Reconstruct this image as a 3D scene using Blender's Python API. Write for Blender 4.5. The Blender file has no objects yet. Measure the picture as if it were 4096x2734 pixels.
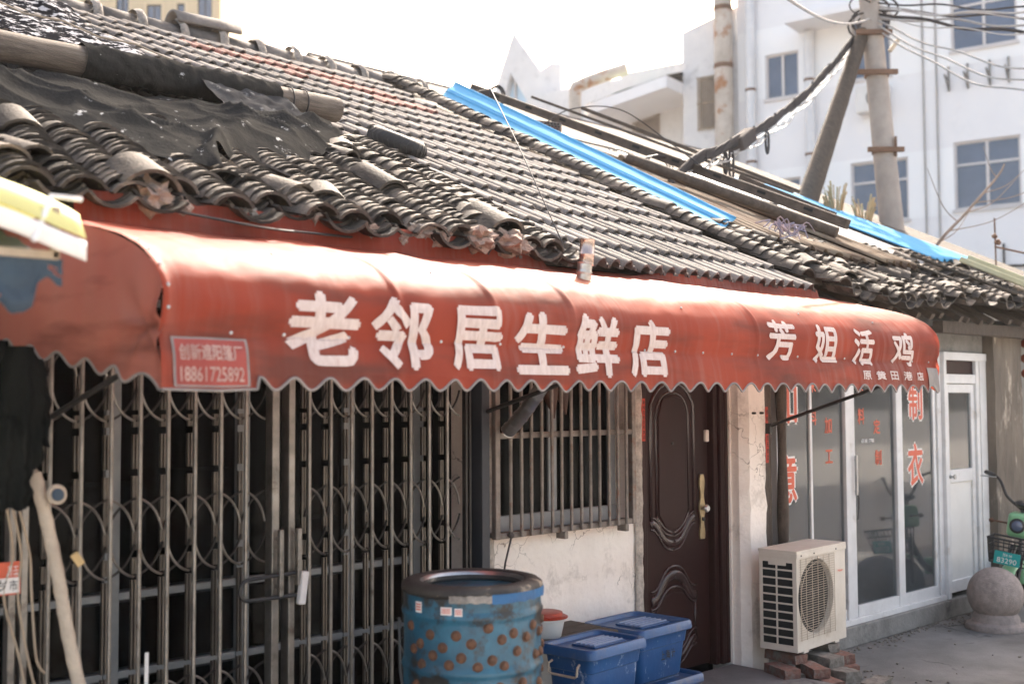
import bpy, bmesh, math, random
from mathutils import Vector, Matrix, noise as mn
rnd = random.Random(7)
S = bpy.context.scene
COL = S.collection
R = math.radians

# ---------------------------------------------------------------- camera, sky, sun, exposure
AZ, PITCH, ROLL = 0.8010, 0.0510, -0.0050
EYE = Vector((0, 0, 1.65))
fw = Vector((math.cos(AZ)*math.cos(PITCH), math.sin(AZ)*math.cos(PITCH), math.sin(PITCH)))
rt = Vector((math.sin(AZ), -math.cos(AZ), 0))
up = rt.cross(fw)
rt2 = rt*math.cos(ROLL) + up*math.sin(ROLL)
up2 = up*math.cos(ROLL) - rt*math.sin(ROLL)
cam = bpy.data.cameras.new('camera')
cam_o = bpy.data.objects.new('camera', cam); COL.objects.link(cam_o)
cam_o.matrix_world = Matrix.Translation(EYE) @ Matrix((rt2, up2, -fw)).transposed().to_4x4()
cam.sensor_width = 36; cam.lens = 4600/4096*36
cam.clip_start = 0.05; cam.clip_end = 3000
cam.dof.use_dof = True; cam.dof.focus_distance = 6.8; cam.dof.aperture_fstop = 1.7
S.camera = cam_o

SUN_EL = R(43); SUN_DIR = Vector((0.82, 0.57, 0)).normalized()*math.cos(SUN_EL) + Vector((0, 0, math.sin(SUN_EL)))
world = bpy.data.worlds.new('World'); S.world = world; world.use_nodes = True
wn = world.node_tree.nodes; wl = world.node_tree.links
sky = wn.new('ShaderNodeTexSky'); sky.sky_type = 'NISHITA'; sky.sun_disc = False
sky.sun_elevation = SUN_EL; sky.sun_rotation = math.atan2(SUN_DIR.x, SUN_DIR.y)
sky.dust_density = 6.0; sky.air_density = 1.0; sky.ozone_density = 0.6
tint = wn.new('ShaderNodeMix'); tint.data_type = 'RGBA'; tint.blend_type = 'MULTIPLY'; tint.inputs[0].default_value = 1.0
tint.inputs[7].default_value = (1.13, 1.0, 0.86, 1)      # the photograph's warm white balance
wl.new(sky.outputs[0], tint.inputs[6]); wl.new(tint.outputs[2], wn['Background'].inputs[0]); wn['Background'].inputs[1].default_value = 0.15
sun = bpy.data.lights.new('sun', 'SUN'); sun.energy = 3.7; sun.angle = R(0.5); sun.color = (1, 0.93, 0.83)
sun_o = bpy.data.objects.new('sun', sun); COL.objects.link(sun_o)
sun_o.rotation_euler = SUN_DIR.to_track_quat('Z', 'Y').to_euler(); sun_o.location = (0, 0, 30)
S.view_settings.view_transform = 'Standard'; S.view_settings.look = 'None'
S.view_settings.gamma = 1; S.view_settings.exposure = 2.08
S.cycles.max_bounces = 8; S.cycles.transparent_max_bounces = 12
S.cycles.caustics_reflective = False; S.cycles.caustics_refractive = False
S.cycles.use_denoising = True

# ---------------------------------------------------------------- helpers
def new_mat(name):
    m = bpy.data.materials.new(name); m.use_nodes = True
    return m, m.node_tree.nodes, m.node_tree.links, m.node_tree.nodes['Principled BSDF']

def M(name, c1, c2=None, scale=6.0, rough=0.7, bump=0.0, bscale=40.0, metal=0.0, spec=0.4, island=0.0,
      stain=None, sscale=2.0, slo=0.55, shi=0.7, stretch=None, lo=0.35, hi=0.65, transl=0.0, rough2=None, cracks=None, cscale=3.0):
    m, n, l, b = new_mat(name)
    c2 = c2 or tuple(x*0.75 for x in c1)
    tc = n.new('ShaderNodeTexCoord'); mp = n.new('ShaderNodeMapping')
    l.new(tc.outputs['Object'], mp.inputs[0])
    if stretch: mp.inputs['Scale'].default_value = stretch
    nz = n.new('ShaderNodeTexNoise'); nz.inputs['Scale'].default_value = scale; nz.inputs['Detail'].default_value = 7
    nz.inputs['Roughness'].default_value = 0.65
    l.new(mp.outputs[0], nz.inputs['Vector'])
    cr = n.new('ShaderNodeValToRGB'); cr.color_ramp.elements[0].position = lo; cr.color_ramp.elements[1].position = hi
    cr.color_ramp.elements[0].color = (*c1, 1); cr.color_ramp.elements[1].color = (*c2, 1)
    l.new(nz.outputs['Fac'], cr.inputs[0])
    col = cr.outputs[0]
    if stain:
        n2 = n.new('ShaderNodeTexNoise'); n2.inputs['Scale'].default_value = sscale; n2.inputs['Detail'].default_value = 9
        n2.inputs['Roughness'].default_value = 0.7
        l.new(mp.outputs[0], n2.inputs['Vector'])
        r2 = n.new('ShaderNodeMapRange'); r2.inputs[1].default_value = slo; r2.inputs[2].default_value = shi
        l.new(n2.outputs['Fac'], r2.inputs[0])
        mx = n.new('ShaderNodeMix'); mx.data_type = 'RGBA'
        l.new(r2.outputs[0], mx.inputs[0]); l.new(col, mx.inputs[6]); mx.inputs[7].default_value = (*stain, 1)
        col = mx.outputs[2]
    if cracks:
        nd = n.new('ShaderNodeTexNoise'); nd.inputs['Scale'].default_value = 6; nd.inputs['Detail'].default_value = 5; l.new(mp.outputs[0], nd.inputs['Vector'])
        sc_ = n.new('ShaderNodeVectorMath'); sc_.operation = 'SCALE'; sc_.inputs['Scale'].default_value = 0.35; l.new(nd.outputs['Color'], sc_.inputs[0])
        ad = n.new('ShaderNodeVectorMath'); ad.operation = 'ADD'; l.new(mp.outputs[0], ad.inputs[0]); l.new(sc_.outputs[0], ad.inputs[1])
        vo = n.new('ShaderNodeTexVoronoi'); vo.feature = 'DISTANCE_TO_EDGE'; vo.inputs['Scale'].default_value = cscale; l.new(ad.outputs[0], vo.inputs['Vector'])
        th = n.new('ShaderNodeMapRange'); th.inputs[1].default_value = 0.0; th.inputs[2].default_value = 0.018; th.inputs[3].default_value = 1.0; th.inputs[4].default_value = 0.0
        l.new(vo.outputs['Distance'], th.inputs[0])
        nm = n.new('ShaderNodeTexNoise'); nm.inputs['Scale'].default_value = 2.3; l.new(mp.outputs[0], nm.inputs['Vector'])
        mr2 = n.new('ShaderNodeMapRange'); mr2.inputs[1].default_value = 0.5; mr2.inputs[2].default_value = 0.62; l.new(nm.outputs['Fac'], mr2.inputs[0])
        mm = n.new('ShaderNodeMath'); mm.operation = 'MULTIPLY'; l.new(th.outputs[0], mm.inputs[0]); l.new(mr2.outputs[0], mm.inputs[1])
        mc_ = n.new('ShaderNodeMix'); mc_.data_type = 'RGBA'; l.new(mm.outputs[0], mc_.inputs[0]); l.new(col, mc_.inputs[6]); mc_.inputs[7].default_value = (*cracks, 1); col = mc_.outputs[2]
    if island:
        ge = n.new('ShaderNodeNewGeometry'); mr = n.new('ShaderNodeMapRange')
        mr.inputs[3].default_value = 1-island; mr.inputs[4].default_value = 1+island
        l.new(ge.outputs['Random Per Island'], mr.inputs[0])
        vm = n.new('ShaderNodeVectorMath'); vm.operation = 'SCALE'
        l.new(col, vm.inputs[0]); l.new(mr.outputs[0], vm.inputs['Scale']); col = vm.outputs[0]
    l.new(col, b.inputs['Base Color'])
    b.inputs['Roughness'].default_value = rough; b.inputs['Metallic'].default_value = metal
    b.inputs['Specular IOR Level'].default_value = spec
    if rough2 is not None:
        rr = n.new('ShaderNodeMapRange'); rr.inputs[3].default_value = rough; rr.inputs[4].default_value = rough2
        l.new(nz.outputs['Fac'], rr.inputs[0]); l.new(rr.outputs[0], b.inputs['Roughness'])
    if bump:
        n3 = n.new('ShaderNodeTexNoise'); n3.inputs['Scale'].default_value = bscale; n3.inputs['Detail'].default_value = 6
        l.new(mp.outputs[0], n3.inputs['Vector'])
        bp = n.new('ShaderNodeBump'); bp.inputs['Strength'].default_value = min(1.0, bump); bp.inputs['Distance'].default_value = 0.01
        l.new(n3.outputs['Fac'], bp.inputs['Height']); l.new(bp.outputs[0], b.inputs['Normal'])
    if transl:
        tr = n.new('ShaderNodeBsdfTranslucent'); ms = n.new('ShaderNodeMixShader'); ms.inputs[0].default_value = transl
        l.new(col, tr.inputs[0]); l.new(b.outputs[0], ms.inputs[1]); l.new(tr.outputs[0], ms.inputs[2])
        l.new(ms.outputs[0], n['Material Output'].inputs[0])
    return m

def glass(name, tint=(0.75, 0.78, 0.8), amount=0.12, rough=0.03, ior=1.5, dust=0.0):
    m, n, l, b = new_mat(name)
    t = n.new('ShaderNodeBsdfTransparent'); t.inputs[0].default_value = (*tint, 1)
    g = n.new('ShaderNodeBsdfGlossy'); g.inputs['Roughness'].default_value = rough
    f = n.new('ShaderNodeFresnel'); f.inputs[0].default_value = ior
    a = n.new('ShaderNodeMath'); a.operation = 'ADD'; a.inputs[1].default_value = amount
    l.new(f.outputs[0], a.inputs[0])
    ms = n.new('ShaderNodeMixShader'); l.new(a.outputs[0], ms.inputs[0])
    l.new(t.outputs[0], ms.inputs[1]); l.new(g.outputs[0], ms.inputs[2]);     end = ms.outputs[0]
    if dust:      # a film of street dust on the pane
        df = n.new('ShaderNodeBsdfDiffuse'); df.inputs[0].default_value = (0.36, 0.40, 0.42, 1)
        nz = n.new('ShaderNodeTexNoise'); nz.inputs['Scale'].default_value = 2.5; nz.inputs['Detail'].default_value = 7
        tc = n.new('ShaderNodeTexCoord'); l.new(tc.outputs['Object'], nz.inputs['Vector'])
        mr = n.new('ShaderNodeMapRange'); mr.inputs[1].default_value = .3; mr.inputs[2].default_value = .7; mr.inputs[3].default_value = dust*.6; mr.inputs[4].default_value = dust*1.4; l.new(nz.outputs['Fac'], mr.inputs[0])
        m2 = n.new('ShaderNodeMixShader'); l.new(mr.outputs[0], m2.inputs[0]); l.new(end, m2.inputs[1]); l.new(df.outputs[0], m2.inputs[2]); end = m2.outputs[0]
    l.new(end, n['Material Output'].inputs[0])
    return m

ORIGIN = {}
def empty(name, loc=(0, 0, 0), rotz=0.0, label=None, cat=None, group=None, kind=None, rot=None):
    o = bpy.data.objects.new(name, None); COL.objects.link(o)
    o.location = loc; o.rotation_euler = rot or (0, 0, rotz); o.empty_display_size = 0.1
    ORIGIN[o] = Vector(loc) if (rot is None and rotz == 0.0) else None
    tag(o, label, cat, group, kind)
    return o
def tag(o, label=None, cat=None, group=None, kind=None):
    if label: o['label'] = label
    if cat: o['category'] = cat
    if group: o['group'] = group
    if kind: o['kind'] = kind
    return o

class MB:
    def __init__(s): s.v = []; s.f = []; s.m = []
    def add(s, vs, fs, mi=0):
        k = len(s.v); s.v += [Vector(p) for p in vs]; s.f += [[i+k for i in f] for f in fs]; s.m += [mi]*len(fs); return s
    def obox(s, x0, x1, y0, y1, z0, z1, mi=0, mat=None):
        vs = [Vector((x, y, z)) for x in (x0, x1) for y in (y0, y1) for z in (z0, z1)]
        if mat is not None: vs = [mat @ p for p in vs]
        return s.add(vs, [(0,1,3,2),(4,6,7,5),(0,4,5,1),(2,3,7,6),(0,2,6,4),(1,5,7,3)], mi)
    def bar(s, p0, p1, w, h, mi=0, upv=(0, 0, 1)):
        p0 = Vector(p0); p1 = Vector(p1); d = (p1-p0).normalized(); u = Vector(upv)
        x = d.cross(u)
        if x.length < 1e-4: x = d.cross(Vector((0, 1, 0)))
        x.normalize(); y = x.cross(d)
        vs = [p + x*a*w/2 + y*b*h/2 for p in (p0, p1) for a, b in ((-1,-1),(1,-1),(1,1),(-1,1))]
        return s.add(vs, [(3,2,1,0),(4,5,6,7),(0,1,5,4),(1,2,6,5),(2,3,7,6),(3,0,4,7)], mi)
    def tube(s, pts, r, seg=8, caps=True, closed=False, mi=0):
        pts = [Vector(p) for p in pts]; n = len(pts)
        rs = r if isinstance(r, (list, tuple)) else [r]*n
        vs = []; ref = None
        for i, p in enumerate(pts):
            if closed: d = pts[(i+1) % n]-pts[i-1]
            else: d = pts[min(i+1, n-1)]-pts[max(i-1, 0)]
            d.normalize()
            if ref is None:
                ref = d.cross(Vector((0, 0, 1)))
                if ref.length < 0.05: ref = d.cross(Vector((1, 0, 0)))
            ref = ref - d*ref.dot(d); ref.normalize(); b = d.cross(ref)
            for k in range(seg):
                a = 2*math.pi*k/seg; vs.append(p + (ref*math.cos(a)+b*math.sin(a))*rs[i])
        fs = []
        for i in range(n if closed else n-1):
            j = (i+1) % n
            for k in range(seg):
                k2 = (k+1) % seg; fs.append((i*seg+k, i*seg+k2, j*seg+k2, j*seg+k))
        if caps and not closed:
            fs.append(tuple(range(seg))[::-1]); fs.append(tuple((n-1)*seg+k for k in range(seg)))
        return s.add(vs, fs, mi)
    def lathe(s, c, prof, seg=32, mi=0, mat=None, wob=None, cap=True):
        c = Vector(c); vs = []
        for (r, z) in prof:
            for k in range(seg):
                a = 2*math.pi*k/seg; rr = r*(1+(wob(a, z) if wob else 0))
                p = Vector((rr*math.cos(a), rr*math.sin(a), z)); vs.append(c+(mat @ p if mat is not None else p))
        fs = [(i*seg+k, i*seg+(k+1) % seg, (i+1)*seg+(k+1) % seg, (i+1)*seg+k) for i in range(len(prof)-1) for k in range(seg)]
        if cap and prof[0][0] > 1e-5: fs.append(tuple(range(seg))[::-1])
        if cap and prof[-1][0] > 1e-5: fs.append(tuple((len(prof)-1)*seg+k for k in range(seg)))
        return s.add(vs, fs, mi)
    def prism(s, poly, o, u, v, t, mi=0):
        """polygon (a,b) in plane o + a*u + b*v, extruded by vector t"""
        o = Vector(o); u = Vector(u); v = Vector(v); t = Vector(t); n = len(poly)
        vs = [o+u*a+v*b for a, b in poly]+[o+u*a+v*b+t for a, b in poly]
        fs = [tuple(range(n)), tuple(range(2*n-1, n-1, -1))]+[(i, i+n, (i+1) % n+n, (i+1) % n) for i in range(n)]
        return s.add(vs, fs, mi)
    def grid(s, fn, nu, nv, thick=None, mi=0, keep=None):
        vs = [Vector(fn(i/nu, j/nv)) for j in range(nv+1) for i in range(nu+1)]; w = nu+1
        q = [(j*w+i, j*w+i+1, (j+1)*w+i+1, (j+1)*w+i) for j in range(nv) for i in range(nu) if keep is None or keep((i+.5)/nu, (j+.5)/nv)]
        return s.add(vs, q, mi)
    def blob(s, c, r, sub=2, amp=0.25, fr=3.0, sc=(1, 1, 1), mi=0, seed=0.0):
        bm = bmesh.new(); bmesh.ops.create_icosphere(bm, subdivisions=sub, radius=1)
        vs = []
        for w in bm.verts:
            p = w.co.copy(); k = 1+amp*mn.noise(p*fr*0.5+Vector((seed, seed*1.7, -seed)))+amp*.5*mn.noise(p*fr*1.7+Vector((seed, 3, seed)))
            vs.append(Vector(c)+Vector((p.x*sc[0], p.y*sc[1], p.z*sc[2]))*r*k)
        fs = [[q.index for q in f.verts] for f in bm.faces]; bm.free()
        return s.add(vs, fs, mi)
    def build(s, name, mats, parent=None, smooth=False, bevel=0.0, solid=0.0, world=True, seg=2, recalc=True):
        me = bpy.data.meshes.new(name)
        off = Vector((0, 0, 0))
        if parent is not None and world:
            p = parent
            while p is not None:
                if ORIGIN.get(p) is not None: off += ORIGIN[p]
                p = p.parent
        me.from_pydata([tuple(p-off) for p in s.v], [], s.f)
        mats = mats if isinstance(mats, (list, tuple)) else [mats]
        for m in mats: me.materials.append(m)
        if len(mats) > 1:
            for p, mi in zip(me.polygons, s.m): p.material_index = mi
        if recalc:
            bm = bmesh.new(); bm.from_mesh(me); bmesh.ops.recalc_face_normals(bm, faces=bm.faces); bm.to_mesh(me); bm.free()
        if smooth:
            for p in me.polygons: p.use_smooth = True
            if smooth != 'all' : me.set_sharp_from_angle(angle=R(38))
        o = bpy.data.objects.new(name, me); COL.objects.link(o)
        if parent is not None: o.parent = parent
        ORIGIN[o] = Vector((0, 0, 0))
        if solid:
            md = o.modifiers.new('thickness', 'SOLIDIFY'); md.thickness = solid; md.offset = 0
        if bevel:
            md = o.modifiers.new('bevel', 'BEVEL'); md.width = bevel; md.segments = seg; md.limit_method = 'ANGLE'; md.angle_limit = R(40)
        return o

def copy_tree(o, parent=None):
    c = o.copy(); COL.objects.link(c)
    if parent is not None: c.parent = parent
    ORIGIN[c] = ORIGIN.get(o)
    for ch in list(o.children): copy_tree(ch, c)
    return c

_tc = {}
def text_mesh(txt, bold=0.0, size=1.0):
    """outline of the characters as a flat mesh centred on its own box: (verts2d, faces, width, height)"""
    key = (txt, bold)
    if key not in _tc:
        c = bpy.data.curves.new('lettering', 'FONT'); c.body = txt; c.size = 1; c.offset = bold; c.resolution_u = 3
        o = bpy.data.objects.new('lettering', c); COL.objects.link(o)
        bpy.context.view_layer.update()
        me = bpy.data.meshes.new_from_object(o.evaluated_get(bpy.context.evaluated_depsgraph_get()))
        vs = [(v.co.x, v.co.y) for v in me.vertices]; fs = [list(p.vertices) for p in me.polygons]
        bpy.data.objects.remove(o); bpy.data.curves.remove(c); bpy.data.meshes.remove(me)
        x0 = min(v[0] for v in vs); x1 = max(v[0] for v in vs); y0 = min(v[1] for v in vs); y1 = max(v[1] for v in vs)
        _tc[key] = ([((a-x0)/(x1-x0)-.5, (b-y0)/(y1-y0)-.5) for a, b in vs], fs, x1-x0, y1-y0)
    return _tc[key]
def strokes(d):
    return [(0, 0), (d, 0), (-d, 0), (0, d), (0, -d)] if d else [(0, 0)]
def flat_text(mb, txt, o, u, v, w, h, bold=0.0, mi=0):
    """lettering laid on a flat surface: centre o, directions u (right) and v (up), fitted to w x h"""
    vs, fs, _, _ = text_mesh(txt, 0.0); o = Vector(o); u = Vector(u); v = Vector(v); nn = u.cross(v).normalized()
    d = bold*.8*min(1.0, h/w*len(txt)) if len(txt) > 1 else bold
    for k, (sx, sy) in enumerate(strokes(bold)):
        mb.add([o+u*(a*(1-2*bold)*w+sx*h)+v*(b*(1-2*bold)+sy)*h+nn*k*.00015 for a, b in vs], fs, mi)

def wall_holes(mb, x0, x1, z0, z1, y, holes, depth=0.12, thick=0.2, mi=0):
    """front wall in the plane y with openings (xa,xb,za,zb) that show their reveals"""
    xs = sorted({x0, x1, *[h[0] for h in holes], *[h[1] for h in holes]}); zs = sorted({z0, z1, *[h[2] for h in holes], *[h[3] for h in holes]})
    for i in range(len(xs)-1):
        for j in range(len(zs)-1):
            cx = (xs[i]+xs[i+1])/2; cz = (zs[j]+zs[j+1])/2
            if any(h[0] < cx < h[1] and h[2] < cz < h[3] for h in holes): continue
            mb.add([(xs[i], y, zs[j]), (xs[i+1], y, zs[j]), (xs[i+1], y, zs[j+1]), (xs[i], y, zs[j+1])], [(0, 1, 2, 3)], mi)
    for a, b, c, d in holes:
        mb.add([(a, y, c), (b, y, c), (b, y, d), (a, y, d), (a, y+depth, c), (b, y+depth, c), (b, y+depth, d), (a, y+depth, d)],
               [(0, 1, 5, 4), (1, 2, 6, 5), (2, 3, 7, 6), (3, 0, 4, 7)], mi)

ROOF_S = 0.5
def roof_z(y): return 2.365+ROOF_S*(y-4.15)
# ---------------------------------------------------------------- materials
m_conc_ground = M('concrete_ground', (0.20, 0.194, 0.186), (0.13, 0.127, 0.122), 2.2, 0.9, 0.5, 60, stain=(0.06, 0.057, 0.054), sscale=0.9, slo=0.5, shi=0.75, cracks=(0.04, 0.038, 0.035), cscale=0.9)
m_bounce_road = M('pale_bounce_road', (0.37, 0.355, 0.335), (0.30, 0.288, 0.27), 2, 0.9, 0.4, 90)
m_white_wall = M('limewash', (0.86, 0.80, 0.73), (0.74, 0.67, 0.60), 2.2, 0.9, 0.6, 30, stain=(0.40, 0.35, 0.30), sscale=3.2, slo=0.56, shi=0.74, cracks=(0.22, 0.18, 0.15), cscale=5.0)
m_grey_plaster = M('cement_render', (0.27, 0.26, 0.24), (0.17, 0.16, 0.15), 5, 0.9, 0.7, 45, stain=(0.08, 0.08, 0.075), sscale=3, slo=0.55, shi=0.7)
m_rough_edge = M('broken_plaster', (0.52, 0.46, 0.40), (0.26, 0.24, 0.21), 22, 0.95, 1.0, 50)
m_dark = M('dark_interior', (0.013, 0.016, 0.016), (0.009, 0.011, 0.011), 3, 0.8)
m_alu = M('aluminium_frame', (0.30, 0.32, 0.33), (0.22, 0.24, 0.25), 6, 0.45, 0.0, metal=0.3)
m_white_alu = M('white_aluminium', (0.72, 0.71, 0.70), (0.60, 0.59, 0.58), 4, 0.45, stain=(0.42, 0.38, 0.34), sscale=5, slo=0.58, shi=0.75)
m_tile = M('concrete_tile', (0.195, 0.176, 0.162), (0.12, 0.108, 0.10), 14, 0.85, 0.5, 120, island=0.34, stain=(0.26, 0.24, 0.22), sscale=7, slo=0.50, shi=0.72, spec=0.15)
m_red_tile = M('red_clay_tile', (0.27, 0.125, 0.095), (0.19, 0.088, 0.07), 12, 0.85, 0.5, 110, island=0.2, stain=(0.20, 0.16, 0.14), sscale=6, slo=0.52, shi=0.72)
m_old_tile = M('old_grey_tile', (0.080, 0.067, 0.056), (0.038, 0.033, 0.029), 9, 0.8, 0.5, 70, island=0.5, stain=(0.19, 0.155, 0.125), sscale=5, slo=0.5, shi=0.72, spec=0.2)
m_mortar = M('lime_mortar', (0.36, 0.32, 0.28), (0.17, 0.155, 0.14), 20, 0.95, 1.0, 60)
m_brick_lump = M('broken_brick', (0.42, 0.31, 0.25), (0.24, 0.175, 0.14), 26, 0.95, 1.0, 70, stain=(0.16, 0.13, 0.11), sscale=9, slo=0.55, shi=0.68)
m_wood_old = M('weathered_wood', (0.11, 0.09, 0.07), (0.06, 0.05, 0.04), 5, 0.85, 0.8, 30, stretch=(1.2, 14, 14))
m_wood_up = M('weathered_timber', (0.115, 0.09, 0.07), (0.065, 0.05, 0.04), 5, 0.85, 0.8, 30, stretch=(14, 1.2, 3))
m_log = M('bare_log', (0.20, 0.165, 0.135), (0.10, 0.08, 0.065), 4, 0.85, 0.8, 24, stretch=(1.0, 13, 13))
m_black_tarp = M('black_tarp', (0.024, 0.0235, 0.023), (0.036, 0.035, 0.033), 5, 0.9, 0.5, 45, stain=(0.35, 0.35, 0.35), sscale=11, slo=0.63, shi=0.66, spec=0.0)
m_flake_sheet = M('flaking_plastic', (0.010, 0.010, 0.012), (0.018, 0.018, 0.02), 8, 0.9, 0.5, 30, stain=(0.36, 0.36, 0.38), sscale=14, slo=0.52, shi=0.56, spec=0.0, stretch=(1, 1, 1.6))
m_rubber = M('tyre_rubber', (0.025, 0.025, 0.027), (0.035, 0.035, 0.036), 10, 0.7, 0.4, 60)
m_wire = M('dark_wire', (0.03, 0.028, 0.03), (0.05, 0.045, 0.045), 5, 0.6)
m_blue_sheet = M('blue_sheet', (0.085, 0.30, 0.52), (0.10, 0.34, 0.56), 4, 0.85, 0.15, 20, spec=0.1, stain=(0.25, 0.32, 0.4), sscale=7, slo=0.66, shi=0.75)
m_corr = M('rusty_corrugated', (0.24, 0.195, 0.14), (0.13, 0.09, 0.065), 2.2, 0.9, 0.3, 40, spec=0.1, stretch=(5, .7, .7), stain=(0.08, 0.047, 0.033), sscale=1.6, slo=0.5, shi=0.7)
m_corr_shade = M('shaded_valley', (0.07, 0.045, 0.032), (0.045, 0.03, 0.022), 3, 0.9, 0.3, 40, spec=0.1)  # grazing-sun shade between the ribs, painted as a dark brown
m_scrap = M('white_plastic', (0.32, 0.32, 0.33), (0.25, 0.25, 0.26), 4, 0.4, transl=0.3)
m_gate = M('galvanised_gate', (0.31, 0.29, 0.265), (0.19, 0.178, 0.163), 9, 0.29, 0.25, 60, metal=0.85, stain=(0.09, 0.07, 0.055), sscale=7, slo=0.57, shi=0.7, rough2=0.6)
m_gate_dark = M('dark_steel', (0.045, 0.042, 0.04), (0.025, 0.023, 0.023), 8, 0.5, 0.2, 50, metal=0.5)
m_blue_frame = M('blue_grey_frame', (0.03, 0.037, 0.048), (0.02, 0.025, 0.033), 5, 0.5)
m_grille = M('grille_steel', (0.25, 0.22, 0.195), (0.14, 0.122, 0.108), 12, 0.5, 0.4, 60, metal=0.35, stain=(0.17, 0.085, 0.05), sscale=9, slo=0.56, shi=0.68)
m_door = M('maroon_door', (0.027, 0.0085, 0.008), (0.02, 0.0068, 0.0066), 3, 0.45, 0.1, 60, spec=0.14, stretch=(3, 3, .4))
m_mould = M('door_moulding', (0.034, 0.015, 0.0145), (0.026, 0.012, 0.012), 4, 0.27, spec=0.6)
m_brass = M('aged_brass', (0.42, 0.33, 0.19), (0.25, 0.19, 0.11), 14, 0.4, 0.2, 40, metal=0.7)
m_steel = M('steel', (0.5, 0.5, 0.5), (0.35, 0.35, 0.35), 10, 0.3, metal=0.9)
m_foil = M('aluminium_duct', (0.62, 0.60, 0.58), (0.4, 0.38, 0.36), 12, 0.28, 0.3, 30, metal=0.95)
m_paper_red = M('red_paper', (0.52, 0.07, 0.04), (0.42, 0.05, 0.03), 6, 0.8)
m_ink = M('black_ink', (0.02, 0.02, 0.02), (0.03, 0.03, 0.03), 5, 0.8)
m_drum = M('blue_drum_paint', (0.018, 0.125, 0.20), (0.010, 0.066, 0.115), 5, 0.38, 0.7, 14, stain=(0.02, 0.018, 0.017), sscale=5.5, slo=0.50, shi=0.58, spec=0.55)
m_drum_rim = M('drum_rim', (0.025, 0.022, 0.02), (0.05, 0.043, 0.036), 9, 0.62, 0.5, 30, stain=(0.34, 0.27, 0.20), sscale=3.2, slo=0.58, shi=0.63)
m_finger = M('rubber_finger', (0.15, 0.065, 0.033), (0.07, 0.035, 0.02), 30, 0.7, 0.5, 80)
m_bin = M('blue_bin_plastic', (0.012, 0.085, 0.25), (0.009, 0.062, 0.19), 4, 0.36, 0.15, 30, stain=(0.40, 0.46, 0.58), sscale=22, slo=0.60, shi=0.66, stretch=(1, 1, .55), spec=0.5)
m_binlid = M('blue_lid_plastic', (0.014, 0.082, 0.23), (0.011, 0.06, 0.17), 4, 0.36, 0.15, 30, stain=(0.09, 0.10, 0.14), sscale=5, slo=0.5, shi=0.68, spec=0.5)
m_white_plastic = M('white_tub', (0.75, 0.73, 0.70), (0.68, 0.66, 0.63), 4, 0.4)
m_lid_red = M('red_lid', (0.46, 0.06, 0.03), (0.36, 0.05, 0.03), 6, 0.3, transl=0.2)
m_ac = M('ac_casing', (0.66, 0.60, 0.52), (0.56, 0.50, 0.42), 3, 0.5, 0.1, 40, stain=(0.36, 0.29, 0.22), sscale=4, slo=0.58, shi=0.78)
m_brick = M('red_brick', (0.21, 0.105, 0.078), (0.12, 0.065, 0.052), 18, 0.95, 0.9, 60, island=0.3, stain=(0.19, 0.175, 0.155), sscale=11, slo=0.47, shi=0.62)
m_brick_mortar = M('mortared_brick', (0.25, 0.225, 0.195), (0.13, 0.115, 0.10), 16, 0.95, 1.0, 50, stain=(0.10, 0.10, 0.08), sscale=9, slo=0.53, shi=0.66)
m_ball = M('granite', (0.34, 0.28, 0.25), (0.235, 0.195, 0.175), 22, 0.85, 0.6, 90, stain=(0.15, 0.125, 0.11), sscale=4, slo=0.55, shi=0.72)
m_mint = M('mint_plastic', (0.22, 0.46, 0.24), (0.19, 0.41, 0.21), 4, 0.3, spec=0.5)
m_black_plastic = M('black_plastic', (0.02, 0.02, 0.022), (0.03, 0.03, 0.03), 8, 0.4)
m_teal = M('plate_teal', (0.01, 0.32, 0.30), (0.01, 0.28, 0.26), 8, 0.4)
m_white = M('white_paint', (0.78, 0.76, 0.74), (0.70, 0.68, 0.66), 5, 0.7)
m_letter_red = M('red_vinyl', (0.62, 0.12, 0.06), (0.55, 0.10, 0.05), 5, 0.5)
m_glass = glass('shop_glass', (0.58, 0.63, 0.67), 0.06, 0.05, 1.5, 0.11)
m_glass_dark = glass('dark_glass', (0.34, 0.40, 0.43), 0.0, 0.06, 1.14)
m_bband = M('white_paint_band', (0.90, 0.90, 0.90), (0.87, 0.87, 0.87), 0.6, 0.85)
m_bwall = M('white_facade', (0.86, 0.85, 0.85), (0.81, 0.80, 0.81), 0.6, 0.85, stain=(0.70, 0.69, 0.68), sscale=0.7, slo=0.55, shi=0.8)
m_btile = M('grey_tile_facade', (0.74, 0.73, 0.72), (0.66, 0.65, 0.65), 1.5, 0.6, stain=(0.30, 0.29, 0.28), sscale=1.2, slo=0.55, shi=0.8)
m_beige = M('beige_stone', (0.62, 0.50, 0.33), (0.57, 0.45, 0.29), 0.3, 0.8)
m_beige_tr = M('beige_trim', (0.68, 0.56, 0.39), (0.62, 0.50, 0.34), 0.3, 0.8)
m_bglass = M('window_glass', (0.10, 0.13, 0.20), (0.06, 0.08, 0.13), 0.7, 0.08, spec=0.8)
m_bframe = M('window_frame_white', (0.66, 0.63, 0.62), (0.58, 0.55, 0.54), 2, 0.6)
m_pvc = M('white_pipe', (0.74, 0.74, 0.75), (0.64, 0.64, 0.65), 2, 0.5)
m_rust = M('rust', (0.22, 0.13, 0.085), (0.13, 0.075, 0.05), 5, 0.85, 0.5, 20)
m_rustpipe = M('rusty_pipe', (0.56, 0.50, 0.44), (0.42, 0.36, 0.30), 3, 0.6, stain=(0.36, 0.18, 0.09), sscale=1.6, slo=0.52, shi=0.6)
m_pole = M('concrete_pole', (0.42, 0.37, 0.33), (0.34, 0.30, 0.27), 5, 0.9, 0.4, 30)
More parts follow.
